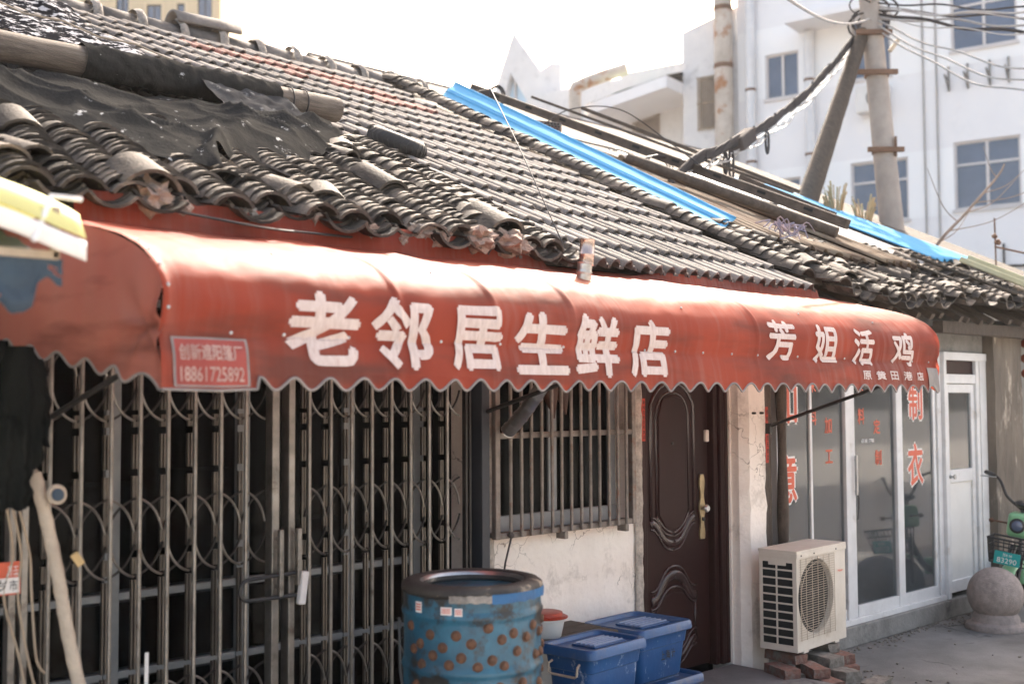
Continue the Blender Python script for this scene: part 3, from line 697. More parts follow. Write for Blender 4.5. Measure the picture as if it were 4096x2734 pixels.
# black tarp below and round the log
tp = empty('black_tarp', (3, 5.5, 3.1), label='creased black tarp draped below and round the log over the old tiles', cat='tarp')
def ipol(pts, x):
    for (a, b), (c, d) in zip(pts, pts[1:]):
        if x <= c: return b+(d-b)*max(0, min(1, (x-a)/(c-a)))
    return pts[-1][1]
lowe = [(.3, 4.9), (1.5, 5.0), (1.8, 4.98), (2.05, 4.74), (2.2, 4.60), (2.42, 4.42), (2.52, 4.38), (2.60, 4.60), (2.85, 4.74), (3.05, 4.72), (3.25, 4.86), (3.5, 5.08), (3.85, 5.38), (4.05, 5.6)]
CREASE = [(rnd.uniform(.8, 4.0), rnd.uniform(4.6, 5.9), rnd.uniform(-1.35, -.35), rnd.uniform(.35, .95), rnd.uniform(.035, .06), rnd.uniform(.025, .06)) for k in range(22)]
def drape(s, t):
    x = .3+s*3.72; yl = ipol(lowe, x)+.05*mn.noise(Vector((x*6, 1, 0))); yu = 5.80+.07*(x-.6)
    y = yl+(yu-yl)*t
    wx = .25*mn.noise(Vector((x*1.3, y*1.3, 4)))
    big = .035*mn.noise(Vector((x*1.3-y*.9, y*1.6+x*.6, 3)))
    cr = 1-abs(mn.noise(Vector((x*1.5-y*2.6+wx, y*.9+x*1.0, 9))))*2.6
    cr2 = 1-abs(mn.noise(Vector((x*2.2+y*2.2+wx, y*2.0-x*1.4, 17))))*3.0
    big += .03*max(0, cr)**2+.02*max(0, cr2)**2-.03
    big *= 1-.75*max(0, t-.6)/.4
    for (cx0, cy0, ca_, cl, cw, ch) in CREASE:
        dx_, dy_ = x-cx0, y-cy0; al = dx_*math.cos(ca_)+dy_*math.sin(ca_); ac_ = -dx_*math.sin(ca_)+dy_*math.cos(ca_)
        if abs(al) < cl: big += ch*math.exp(-abs(ac_+.03*math.sin(al*7+cx0*5))/cw)*(1-(al/cl)**2)
    fine = .005*mn.noise(Vector((x*7-y*5, y*8+x*2, 5)))
    fold = .07*math.exp(-((x-2.62-(y-4.6)*.5)/.05)**2)*math.exp(-((y-4.55)/.35)**2)+.05*math.exp(-((x-2.5-(y-4.5)*.9)/.06)**2)*math.exp(-((y-4.7)/.45)**2)
    base = .175+.02*math.sin(t*3.14)-.05*max(0, 1-t*6)-.20*max(0, t-.5)
    return roofp(x, y, base+big*(.35+.65*min(1, t*3)) + fine+fold)
mb = MB(); mb.grid(drape, 260, 120); mb.build('drape', m_black_tarp, tp, smooth='all')
def sleeve(s, t):
    p = lg(.53+s*.34); a = R(-80)+t*R(290)
    r = LR+.016+.014*mn.noise(Vector((s*9, t*5, 2)))+.012*mn.noise(Vector((s*25, t*12, 2)))
    dx = .02*mn.noise(Vector((t*7, 8, 1)))*(1 if s > .9 else 0)
    return p+Vector((dx, -math.cos(a)*r, math.sin(a)*r))
mb = MB(); mb.grid(sleeve, 90, 30); mb.build('wrapped_sleeve', m_black_tarp, tp, smooth='all')
mb = MB(); mb.grid(lambda s, t: roofp(3.30+s*.62, 5.60+s*.1+t*.50+.04*mn.noise(Vector((s*9, t*3, 3))), .155+.10*t+.035*mn.noise(Vector((s*6, t*6, 8)))), 40, 26)
mb.build('torn_flap', M('worn_tarp', (.06, .06, .062), (.028, .028, .03), 7, .9, .4, 20, spec=0.0, stain=(.22, .22, .22), sscale=11, slo=.58, shi=.66), tp, smooth='all')
# flaking plastic sheet above the log up to the ridge
def sheet(s, t):
    x = .0+s*3.66+.05*mn.noise(Vector((2, t*5, 1)))*(1 if s > .97 else .2); y = 6.1+t*3.2
    n_ = .10+.075*mn.noise(Vector((x*1.4+y*.9, y*1.2, 1)))+.035*abs(mn.noise(Vector((x*4.5+y*1.3, y*1.3-x, 6))))*2+.012*mn.noise(Vector((x*12, y*9, 2)))
    if s > .95: n_ -= (s-.95)*1.2
    if t < .06: n_ += (.06-t)*1.6
    if t > .93: n_ += (t-.93)*1.2
    return roofp(x, y, n_)
mb = MB(); mb.grid(sheet, 130, 100); tag(mb.build('plastic_sheet', m_flake_sheet, None, smooth='all'), 'dark plastic sheet with flaking white coating covering the upper left roof', 'tarp')
mb = MB(); mb.tube([roofp(.2+i*.18, 9.1-i*.14+.03*math.sin(i*2.), .22+.02*math.sin(i*3)) for i in range(19)], .006, 6)
tag(mb.build('tarp_cord', m_tan, None, smooth=True), 'thin pale cord slanting over the flaking plastic sheet', 'cord')

# motorcycle tyre lying on the tiles
def tyre():
    t = empty('tyre', (4.70, 5.93, 3.36), rot=(R(24), R(3), 0.2), label='black motorcycle tyre lying flat on the concrete roof tiles', cat='tyre')
    prof = []; 
    for i in range(19):
        a = math.pi*(-.05+1.1*i/18); prof.append((.145+.058*math.sin(a), -.058*math.cos(a)))
    mb = MB(); mb.lathe((0, 0, 0), prof+[(.142, .04), (.155, .0), (.142, -.04), prof[0]], 56)
    mb.build('carcass', m_rubber, t, smooth=True, world=False)
    mb = MB()
    for k in range(30):
        a = 2*math.pi*k/30
        for sg in (-1, 1):
            pts = []
            for q in range(5):
                u = q/4*.8; aa = a+u*.16; ang = math.pi/2+sg*u*1.0
                r = .145+.0592*math.sin(ang); pts.append((r*math.cos(aa), r*math.sin(aa), -.059*math.cos(ang)))
            mb.tube(pts, .0028, 5)
    mb.build('tread', m_black_plastic, t, world=False)
tyre()

# ---------------------------------------------------------------- the red awning
FYA = 3.40
PROF = [(4.42, 2.395), (4.20, 2.352), (3.95, 2.292), (3.70, 2.225), (3.58, 2.186), (3.50, 2.148), (3.44, 2.098), (3.402, 2.045), (3.388, 1.98), (3.398, 1.91), (3.406, 1.868), (3.392, 1.80), (3.384, 1.745)]
def _resample():
    out = []; n = len(PROF)
    for i in range(n-1):
        p0 = Vector((*PROF[max(0, i-1)], 0)); p1 = Vector((*PROF[i], 0)); p2 = Vector((*PROF[i+1], 0)); p3 = Vector((*PROF[min(n-1, i+2)], 0))
        for k in range(8):
            t = k/8; out.append(.5*((2*p1)+(p2-p0)*t+(2*p0-5*p1+4*p2-p3)*t*t+(3*p1-p0-3*p2+p3)*t**3))
    out.append(Vector((*PROF[-1], 0))); return [(q.x, q.y) for q in out]
PS = _resample(); PL = [0]
for a, b in zip(PS, PS[1:]): PL.append(PL[-1]+math.hypot(b[0]-a[0], b[1]-a[1]))
PTOT = PL[-1]
AX0, AX1 = 1.735, 7.10
SEAMS = [2.70, 3.19, 3.66, 5.07]
def prof_at(l):
    l = max(0, min(PTOT, l))
    for i in range(len(PL)-1):
        if l <= PL[i+1]:
            t = (l-PL[i])/(PL[i+1]-PL[i]); a, b = PS[i], PS[i+1]
            ty, tz = b[0]-a[0], b[1]-a[1]; q = math.hypot(ty, tz)
            return a[0]+(b[0]-a[0])*t, a[1]+(b[1]-a[1])*t, (tz/q, -ty/q)
    return PS[-1][0], PS[-1][1], (-1, 0)
def z_to_l(z):
    for i in range(len(PS)-1, 0, -1):
        if PS[i][1] <= z <= PS[i-1][1]:
            t = (PS[i-1][1]-z)/(PS[i-1][1]-PS[i][1]+1e-9); return PL[i-1]+t*(PL[i]-PL[i-1])
    return PTOT
LK = z_to_l(1.868); LS = z_to_l(2.12)
def aw(x, l, off=0.0):
    y, z, (ny, nz) = prof_at(l)
    w = .009*mn.noise(Vector((x*1.6, l*3.0, 2)))+.005*mn.noise(Vector((x*5, l*5+x*2, 7)))+.0025*mn.noise(Vector((x*15+l*9, l*12, 4)))
    w *= .5+.8*min(1, max(0, (l-.3)))
    for sx in SEAMS+[AX0+.01, AX1-.01]:
        w += .008*math.exp(-((x-sx)/.014)**2)*min(1, max(0, (l-.55)*3))*(1 if l < LK+.02 else .3)
    sag = 0
    gaps = [AX0]+SEAMS+[AX1]
    for a, b in zip(gaps, gaps[1:]):
        if a <= x <= b: sag = math.sin(math.pi*(x-a)/(b-a))
    w -= .012*sag*min(1, max(0, l*2))*(1 if l < LK else .3)
    w -= .005*math.exp(-((l-LK)/.02)**2)
    if l > LK: w += .012*mn.noise(Vector((x*3.2, 3, 11)))*(l-LK)/.12
    # slack diagonal crease towards the left corner
    w += .012*math.exp(-((l-(LK-.10+(x-2.0)*.11))/.05)**2)*math.exp(-((x-2.0)/.35)**2)
    splay = -.15*max(0, y-3.40)*max(0, 1-(x-AX0)/.9)
    return Vector((x+splay, y+ny*(w+off), z+nz*(w+off)))
awn = empty('awning', (4.4, 4.42, 2.395), label='long red canvas awning with white shop lettering and scalloped hem over the shop front', cat='awning')
NX, NL = 430, 76
mb = MB(); mb.grid(lambda s, t: aw(AX0+s*(AX1-AX0), t*PTOT), NX, NL)
mb.build('canopy', m_awning, awn, smooth='all', recalc=False)
# scalloped hem below the canopy edge
SCP = .1445; LX = 2.075
def scal(x):
    if x < LX+.01: return 1.0
    u = ((x-LX-.084)/SCP) % 1.0
    c = abs(math.cos(math.pi*u)); per = 0.5-0.5*math.cos(2*math.pi*(((x-2.16)/SCP) % 1.0))
    per = per**(1.0 if x < 3.8 else .8)
    return 1-per
def hem_z(x): return 1.690+.043*(1-scal(x))+.006*mn.noise(Vector((x*6, 1, 1)))
def hem(x, t):
    p = aw(x, PTOT); zb = hem_z(x)
    return Vector((x, p.y-.004*math.sin(x*43)*t-.004*t, p.z+(zb-p.z)*t))
mb = MB(); mb.grid(lambda s, t: hem(AX0+s*(AX1-AX0), t), 620, 5); mb.build('valance', m_awning, awn, smooth='all')
mb = MB(); mb.tube([hem(AX0+i/620*(AX1-AX0), 1.0)+Vector((0, -.001, 0)) for i in range(621)], .0052, 6); mb.build('hem_piping', m_hem, awn, smooth='all')
# end panel on the left, creased, with its own scalloped edge
def endp(x_, sgn):
    def fn(s, t):
        y0, zt = 3.40+s*1.02, 0
        l = PTOT*(1-s)**1.0
        # top follows the canopy profile, bottom the hem
        yy = 3.395+s*1.10
        zt = None
        for i in range(len(PS)-1):
            if PS[i+1][0] <= yy <= PS[i][0]: zt = PS[i+1][1]+(PS[i][1]-PS[i+1][1])*(yy-PS[i+1][0])/(PS[i][0]-PS[i+1][0]+1e-9); break
        if zt is None: zt = 1.99 if yy < 3.5 else 2.395
        per = .5-.5*math.cos(2*math.pi*(yy-3.40)/.165); zb = 1.690+.17*(yy-3.40)+.040*(per if yy > 3.43 else 0)
        z = zb+(zt-zb)*t
        c = Vector((3.47, 1.90)); d = Vector((yy, z))-c; an = math.atan2(d.y, d.x); q = d.length
        w = .018*math.sin(an*5+1.2)*math.exp(-q*3.2)+.012*mn.noise(Vector((yy*4, z*4, 3)))+.02*math.exp(-(q/.04)**2)*-1
        return Vector((x_+sgn*w-(.15*(yy-3.40) if sgn < 0 else 0), yy, z))
    return fn
mb = MB(); f_end = endp(AX0, -1); mb.grid(f_end, 70, 50); mb.build('end_panel', m_awning_end, awn, smooth='all')
mb = MB(); mb.tube([f_end(i/90, 0) for i in range(91)], .0052, 6); mb.build('hem_piping', m_hem, awn, smooth='all')
mb = MB(); mb.grid(endp(AX1, 1), 30, 30); mb.build('end_panel', m_awning, awn, smooth='all')
# upright flap of the same cloth from the canopy to the eave
for xa, xb, zt in ((1.76, 4.30, 2.44), (4.82, 6.88, 2.385)):
    lf = next(PL[i] for i in range(len(PS)) if PS[i][0] <= 4.13)
    def flap(s, u, xa=xa, xb=xb, zt=zt):
        x = xa+s*(xb-xa); p = aw(x, lf, -.004); e = min(1, (1-s)*14 if xa < 3 else s*5)
        return Vector((x, p.y+.02*u+.006*math.sin(x*9)*u+.01*mn.noise(Vector((x*4, u*2, 6))), p.z+(zt-p.z)*u*e))
    mb = MB(); mb.grid(flap, 120, 5); mb.build('back_flap', m_awning, awn, smooth='all')
# rivets along the seam and round the left end
RV = [(x, LK-.012, -90) for x in (2.0, 2.21, 2.48, 2.69, 2.92, 3.24, 3.61, 3.95, 4.17, 4.40, 4.62, 4.86, 5.08, 5.30, 5.48, 5.72, 5.98, 6.25, 6.52, 6.78, 7.0)]
RV += [(AX0+.02, l, -90) for l in (LS-.11, LS-.04, LS+.04, LS+.12, LS+.19)]
RV += [(x, l, -60) for x, l in ((2.3, LS-.18), (3.0, LS-.12), (5.6, LS-.02), (4.5, LS+.02), (6.4, LS), (3.9, LS-.2))]
for x, l, an in RV:
    mb = MB(); mb.lathe(aw(x, l), [(.007, 0), (.006, -.004), (0, -.006)], 8, mat=Matrix.Rotation(R(an), 3, 'X')); mb.build('rivet', m_steel, awn, smooth=True)
# painted lettering that follows the cloth
def _awn_text(txt, cx, w, z1, z0, bold, mat, name='lettering', shear=0.0, off=.0055, cut=24):
    vs, fs, _, _ = text_mesh(txt, bold)
    bm = bmesh.new(); V = [bm.verts.new((a, b, 0)) for a, b in vs]
    for f in fs:
        try: bm.faces.new([V[i] for i in f])
        except ValueError: pass
    for k in range(1, cut):
        bmesh.ops.bisect_plane(bm, geom=bm.verts[:]+bm.edges[:]+bm.faces[:], plane_co=(0, -.5+k/cut, 0), plane_no=(0, 1, 0))
        bmesh.ops.bisect_plane(bm, geom=bm.verts[:]+bm.edges[:]+bm.faces[:], plane_co=(-.5+k/cut, 0, 0), plane_no=(1, 0, 0))
    l1, l0 = z_to_l(z1), (z_to_l(z0) if z0 > PS[-1][1] else PTOT)
    bm.verts.index_update(); P = []
    for v in bm.verts:
        x = cx+v.co.x*w+shear*v.co.y*w; t = v.co.y+.5
        if z0 > PS[-1][1]: q = aw(x, l0+(l1-l0)*t, off)
        else:
            z = z0+(z1-z0)*t; q = aw(x, z_to_l(z), off) if z > PS[-1][1] else hem(x, (PS[-1][1]-z)/(PS[-1][1]-hem_z(x)+1e-6))+Vector((0, -off, 0))
        P.append(q)
    F = [[v.index for v in f.verts] for f in bm.faces]; bm.free()
    return P, F
def awn_text(txt, cx, w, z1, z0, bold, mat, name='lettering', shear=0.0, off=.0055, cut=24):
    mb = MB(); h = z1-z0; d = bold*h
    for k, (sx, sy) in enumerate(strokes(d)):
        P, F = _awn_text(txt, cx+sx, w-2*d, z1-d+sy, z0+d+sy, 0.0, mat, name, shear, off+k*.0002, cut); mb.add(P, F)
    mb.build(name, mat, awn, recalc=False)
for c, cx, w, z1, z0 in (('老', 2.364, .315, 2.043, 1.775), ('邻', 2.719, .30, 2.04, 1.766), ('居', 3.099, .285, 2.028, 1.768), ('生', 3.471, .318, 2.025, 1.758), ('鲜', 3.818, .31, 2.029, 1.75), ('店', 4.187, .285, 2.025, 1.754)):
    awn_text(c, cx, w, z1, z0, .036, m_awn_letter)
for c, cx, w, z1, z0 in (('芳', 5.298, .265, 2.075, 1.856), ('姐', 5.758, .25, 2.069, 1.85), ('活', 6.174, .245, 2.064, 1.846), ('鸡', 6.637, .255, 2.058, 1.848)):
    awn_text(c, cx, w, z1, z0, .028, m_awn_letter)
for c, cx in (('原', 6.181), ('黄', 6.34), ('田', 6.497), ('港', 6.664), ('店', 6.829)):
    awn_text(c, cx, .10, 1.815, 1.762, .03, m_awn_letter, cut=8)
# maker's panel near the left corner
def aw_quad(x0, x1, z0, z1, off, mat, name, nx=20, nz=8):
    def fn(s, t):
        x = x0+s*(x1-x0); z = z0+t*(z1-z0)
        return aw(x, z_to_l(z), off) if z > PS[-1][1] else hem(x, (PS[-1][1]-z)/(PS[-1][1]-1.69))+Vector((0, -off, 0))
    mb = MB(); mb.grid(fn, nx, nz); return mb.build(name, mat, awn, smooth='all', recalc=False)
m_panel = M('maker_panel_red', (.30, .045, .032), (.24, .035, .026), 5, .5)
aw_quad(1.775, 2.055, 1.70, 1.862, .0045, m_hem, 'sign_border'); aw_quad(1.783, 2.045, 1.706, 1.855, .0062, m_panel, 'sign_panel')
m_dim = M('worn_sign_lettering', (.46, .30, .26), (.34, .19, .16), 14, .6)
awn_text('创新遮阳篷厂', 1.912, .235, 1.838, 1.785, .02, m_dim, off=.0085, cut=8)
awn_text('18861725892', 1.914, .235, 1.765, 1.717, .02, m_dim, off=.0085, cut=8)
# grey lining turned out at the right lower corner
aw_quad(6.955, 7.098, 1.695, 1.845, .0055, m_hem, 'turned_lining', 10, 8)
mb = MB(); mb.prism([(4.12-.5, -.5), (4.12-.3, -.42), (4.12-.33, -.30), (4.12-.52, -.38)], (0, 0, 0), (.18, 0, 0), (0, .18, 0), (0, 0, .001))
# dark tear in the top of the cloth
q = aw(2.62, .62, .003); mb = MB(); mb.grid(lambda s, t: aw(2.86+s*.10, .60+t*.022+.006*math.sin(s*9), .003), 8, 2); mb.build('tear', m_dark, awn)
# frame tubes and arms below the cloth
mb = MB()
mb.tube([(AX0+.03, 3.44, 1.86), (AX1-.03, 3.44, 1.86)], .013, 8); mb.tube([(AX0+.03, 4.40, 2.36), (AX1-.03, 4.40, 2.36)], .013, 8)
mb.build('frame_tube', m_gate_dark, awn, smooth=True)
for x in (1.80, 4.085, 6.635):
    mb = MB(); yb = 4.385 if x > 6 else 4.49
    mb.tube([(x, yb, 1.455 if x > 6 else 1.57), (x, yb-.03, 1.475 if x > 6 else 1.58), (x, 3.45, 1.76 if x > 6 else 1.84)], .0115, 8)
    mb.obox(x-.016, x+.016, yb-.035, yb, 1.42 if x > 6 else 1.54, 1.49 if x > 6 else 1.61)
    mb.build('arm', m_gate_dark, awn, smooth=True)

# ---------------------------------------------------------------- flue with its flexible duct
fl = empty('stove_flue', (4.2, 4.38, 1.5), label='shiny metal stove flue rising from the window grille through the awning', cat='flue pipe')
path = [Vector(p) for p in ((4.19, 4.36, 1.49), (4.185, 4.30, 1.53), (4.165, 4.18, 1.62), (4.16, 4.06, 1.74), (4.17, 3.95, 1.9), (4.19, 3.87, 2.08), (4.2, 3.83, 2.22), (4.205, 3.815, 2.33))]
def smoothpath(P, m=10):
    out = []; n = len(P)
    for i in range(n-1):
        p0, p1, p2, p3 = P[max(0, i-1)], P[i], P[i+1], P[min(n-1, i+2)]
        for k in range(m):
            t = k/m; out.append(.5*((2*p1)+(p2-p0)*t+(2*p0-5*p1+4*p2-p3)*t*t+(3*p1-p0-3*p2+p3)*t**3))
    out.append(P[-1]); return out
pp = smoothpath(path, 18)
mb = MB(); mb.tube(pp, [.036+.0022*(i % 2)+(.004 if i % 9 == 0 else 0) for i in range(len(pp))], 16, caps=False); mb.build('flexible_duct', m_foil, fl, smooth='all')
mb = MB(); mb.lathe((4.207, 3.81, 2.318), [(.037, 0), (.037, .045), (.0385, .048), (.0385, .054), (.037, .056), (.037, .118), (.039, .122), (.039, .128), (.035, .128), (.035, .02), (0, .02)], 28, mat=Matrix.Rotation(R(5), 3, 'Y'))
mb.build('pipe_top', M('copper_tinted_steel', (.58, .44, .38), (.42, .32, .28), 6, .25, metal=.9), fl, smooth=True)

# ---------------------------------------------------------------- folding scissor gate, two leaves
m_channel = M('channel_steel', (0.16, 0.14, 0.12), (0.09, 0.08, 0.07), 9, 0.4, 0.25, 60, metal=0.7)
def arc(p0, p1, bulge, n=7):
    p0 = Vector(p0); p1 = Vector(p1); m = (p0+p1)/2+Vector(bulge)
    return [p0*(1-t)**2+m*2*t*(1-t)+p1*t*t for t in [i/n for i in range(n+1)]]
def gate_leaf(xs, label, posts):
    t = empty('folding_gate', (xs[0], 4.44, GZ), label=label, cat='folding gate')
    for x in xs:
        mb = MB(); mb.tube([(x, 4.42, GZ+.02), (x, 4.42, 2.12)], .0092, 8); mb.build('picket', m_gate, t, smooth=True)
        mb = MB()
        for a, b in ((GZ+.03, .22), (.30, .55), (.57, .93), (.955, 1.02), (1.05, 1.35), (1.38, 1.52), (1.55, 1.6), (1.62, 1.9), (1.93, 2.1)):
            mb.obox(x-.011, x-.004, 4.462, 4.478, a, b); mb.obox(x+.004, x+.011, 4.462, 4.478, a, b)
            if (int(a*100)) % 2: mb.obox(x-.011, x+.011, 4.466, 4.474, a, b)
        mb.build('rear_channel', m_channel, t)
    xx = list(xs)+posts
    for z in (1.26, .51, 1.89):
        fr = MB(); bk = MB()
        for a, b in zip(xx, xx[1:]):
            fr.tube(arc((a+.008, 4.438, z), (b-.008, 4.452, z-.135), (.028, 0, .042)), .0055, 6)
            bk.tube(arc((b, 4.458, z), (a, 4.458, z-.135), (-.028, 0, .042)), .0055, 5)
            fr.tube(arc((a+.008, 4.438, z-.185), (b-.008, 4.452, z-.315), (-.028, 0, -.042)), .0055, 6)
            bk.tube(arc((b, 4.458, z-.185), (a, 4.458, z-.315), (.028, 0, -.042)), .0055, 5)
        fr.build('front_lattice', m_gate, t, smooth=True); bk.build('rear_lattice', m_gate_dark, t, smooth=True)
    return t
gl = gate_leaf([1.81+i*.1225 for i in range(8)], 'left leaf of the folding steel lattice gate, behind the taped pole', [2.79])
mb = MB(); mb.obox(2.785, 2.822, 4.395, 4.455, GZ+.02, 2.12); mb.build('lock_post', m_gate, gl, bevel=.004)
mb = MB(); mb.obox(1.655, 1.682, 4.40, 4.45, GZ+.02, 2.12); mb.obox(1.70, 1.727, 4.40, 4.45, GZ+.02, 2.12); mb.build('hinge_post', m_gate, gl, bevel=.004)
mb = MB(); mb.obox(2.80, 2.822, 4.355, 4.38, .80, 1.09); mb.obox(2.80, 2.822, 4.38, 4.396, .83, .85); mb.obox(2.80, 2.822, 4.38, 4.396, 1.04, 1.06); mb.build('pull_handle', m_gate, gl, bevel=.004)
g2 = gate_leaf([2.995+i*.1185 for i in range(8)], 'right leaf of the folding steel lattice gate, beside the window grille', [3.94])
mb = MB(); mb.obox(2.868, 2.90, 4.39, 4.455, GZ+.02, 2.12); mb.obox(2.905, 2.92, 4.42, 4.45, GZ+.02, 2.12); mb.build('lock_post', m_gate, g2, bevel=.004)
mb = MB(); mb.obox(3.95, 3.965, 4.42, 4.45, GZ+.02, 2.12); mb.obox(3.985, 4.0, 4.43, 4.46, GZ+.02, 2.12); mb.build('hinge_post', m_gate_dark, g2, bevel=.003)
mb = MB(); mb.obox(2.89, 2.912, 4.35, 4.375, .84, 1.09); mb.obox(2.89, 2.912, 4.375, 4.39, .87, .89); mb.obox(2.89, 2.912, 4.375, 4.39, 1.05, 1.07); mb.build('pull_handle', m_gate, g2, bevel=.004)
# long U lock through the two posts
t = empty('u_lock', (2.75, 4.36, .85), label='long black U-shaped lock with pale key block across the gate posts', cat='lock')
mb = MB(); mb.tube([(2.93, 4.37, .895), (2.66, 4.37, .888)]+[(2.655-.044*math.sin(a), 4.37, .843+.045*math.cos(a)) for a in [math.pi*i/10 for i in range(11)]]+[(2.66, 4.37, .798), (2.93, 4.37, .795)], .009, 8)
mb.build('shackle', m_black_plastic, t, smooth=True)
mb = MB(); mb.bar((2.925, 4.35, .90), (2.905, 4.35, .755), .03, .035); mb.build('key_block', m_white_alu, t, bevel=.006)
# ---------------------------------------------------------------- blue plucking drum
DX, DY = 3.17, 3.51
def drum():
    t = empty('plucking_drum', (DX, DY, GZ), label='dented blue metal drum studded with brown rubber fingers, in front of the gate', cat='drum')
    r = .278
    def wob(a, z): return .012*mn.noise(Vector((math.cos(a)*2, math.sin(a)*2, z*5)))+.006*mn.noise(Vector((math.cos(a)*7, math.sin(a)*7, z*11)))
    prof = [(r, GZ)]
    z = GZ
    rings = [.08, .335, .605, .815]
    zz = GZ+.01
    while zz < .888:
        d = min(abs(zz-q) for q in rings)
        prof.append((r+.010*math.exp(-(d/.012)**2), zz)); zz += .012
    prof += [(r, .892)]
    mb = MB(); mb.lathe((DX, DY, 0), prof, 72, wob=wob); mb.build('body', m_drum, t, smooth='all')
    mb = MB(); mb.lathe((DX, DY, 0), [(r-.008, .888), (r+.005, .890), (r+.010, .902), (r+.007, .920), (r-.008, .931), (r-.03, .936), (r-.062, .932), (r-.072, .918), (r-.074, .80)], 72, wob=lambda a, z: wob(a, z)*.8, cap=False)
    mb.build('rim', m_drum_rim, t, smooth='all')
    mb = MB(); mb.lathe((DX, DY, 0), [(r-.0755, .915), (r-.071, .924), (r-.066, .929)], 72, cap=False); mb.build('rim_band', m_steel, t, smooth='all')
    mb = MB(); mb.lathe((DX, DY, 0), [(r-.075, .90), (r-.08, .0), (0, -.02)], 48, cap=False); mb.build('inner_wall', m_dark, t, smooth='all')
    # torn blue skirt of paint under the rim
    def skirt(s, u):
        a = R(-117)+s*R(70); return Vector((DX+(r+.0135)*math.cos(a), DY+(r+.0135)*math.sin(a),   .908-u*(.036+.012*mn.noise(Vector((s*11, 2, 2))))))
    mb = MB(); mb.grid(skirt, 40, 3); mb.build('tape_band', M('bright_blue_tape', (.012, .11, .27), (.008, .07, .18), 9, .4, .5, 30, stain=(.04, .04, .05), sscale=8, slo=.6, shi=.68), t, smooth='all')
    mb = MB(); mb.grid(lambda s, u: Vector((DX+(r+.0135)*math.cos(R(-150+s*33)), DY+(r+.0135)*math.sin(R(-150+s*33)), .905-.028*u+.006*mn.noise(Vector((s*7, u*3, 2))))), 24, 3); mb.build('bare_patch', m_mortar, t, smooth='all')
    # rows of rubber fingers
    rows = [(.765, 15, 0), (.715, 15, .5), (.67, 15, .15), (.645, 15, .65), (.545, 15, .35), (.49, 15, .8), (.43, 15, .2), (.375, 15, .6), (.28, 15, .5), (.20, 15, .0)]
    first = None
    for z, n, ph in rows:
        for k in range(n):
            a = 2*math.pi*(k+ph)/n+rnd.uniform(-.03, .03)
            if not (R(-190) < a-2*math.pi < R(-15) or R(-190) < a < R(-15) or a > R(165)): continue
            if rnd.random() < .06: continue
            zz = z+rnd.uniform(-.02, .02); d = Vector((math.cos(a), math.sin(a), 0))
            mb = MB(); mt = d.to_track_quat('Z', 'Y').to_matrix()
            rr = r*(1+wob(a, zz))
            mb.lathe(Vector((DX, DY, zz))+d*(rr-.006), [(.021, 0), (.021, .0075), (.0165, .009), (.0155, .0155), (.012, .0175), (0, .0178)], 14, mat=mt)
            mb.build('rubber_finger', m_finger, t, smooth=True)
    # stickers
    for a, z, w, h, mt in ((-180, .85, .036, .042, m_white), (-153, .845, .045, .03, m_white), (-143, .842, .03, .03, m_white)):
        mb = MB(); mb.grid(lambda s, u: Vector((DX+(r+.0045)*math.cos(R(a)+(s-.5)*w/r), DY+(r+.0045)*math.sin(R(a)+(s-.5)*w/r), z+(u-.5)*h)), 6, 2); st = mb.build('sticker', mt, t)
        mb = MB()
        for q in range(3):
            mb.grid(lambda s, u: Vector((DX+(r+.0058)*math.cos(R(a)+(s-.5)*w*.8/r), DY+(r+.0058)*math.sin(R(a)+(s-.5)*w*.8/r), z+h*(.26-.24*q)+(u-.5)*h*.13)), 6, 1)
        mb.build('print', m_letter_red, st)
    # cable round the back
    mb = MB(); mb.tube([(DX-.30, DY+.10, .80), (DX-.325, DY+.06, .6), (DX-.315, DY+.02, .4), (DX-.30, DY, .25)], .006, 6); mb.build('cable', m_black_plastic, t, smooth=True)
    mb = MB(); mb.blob((DX-.02, DY-.283, .17), .06, 3, .4, 3, (1.0, .12, .8)); mb.build('paint_patch', m_white_wall, t, smooth='all')
drum()

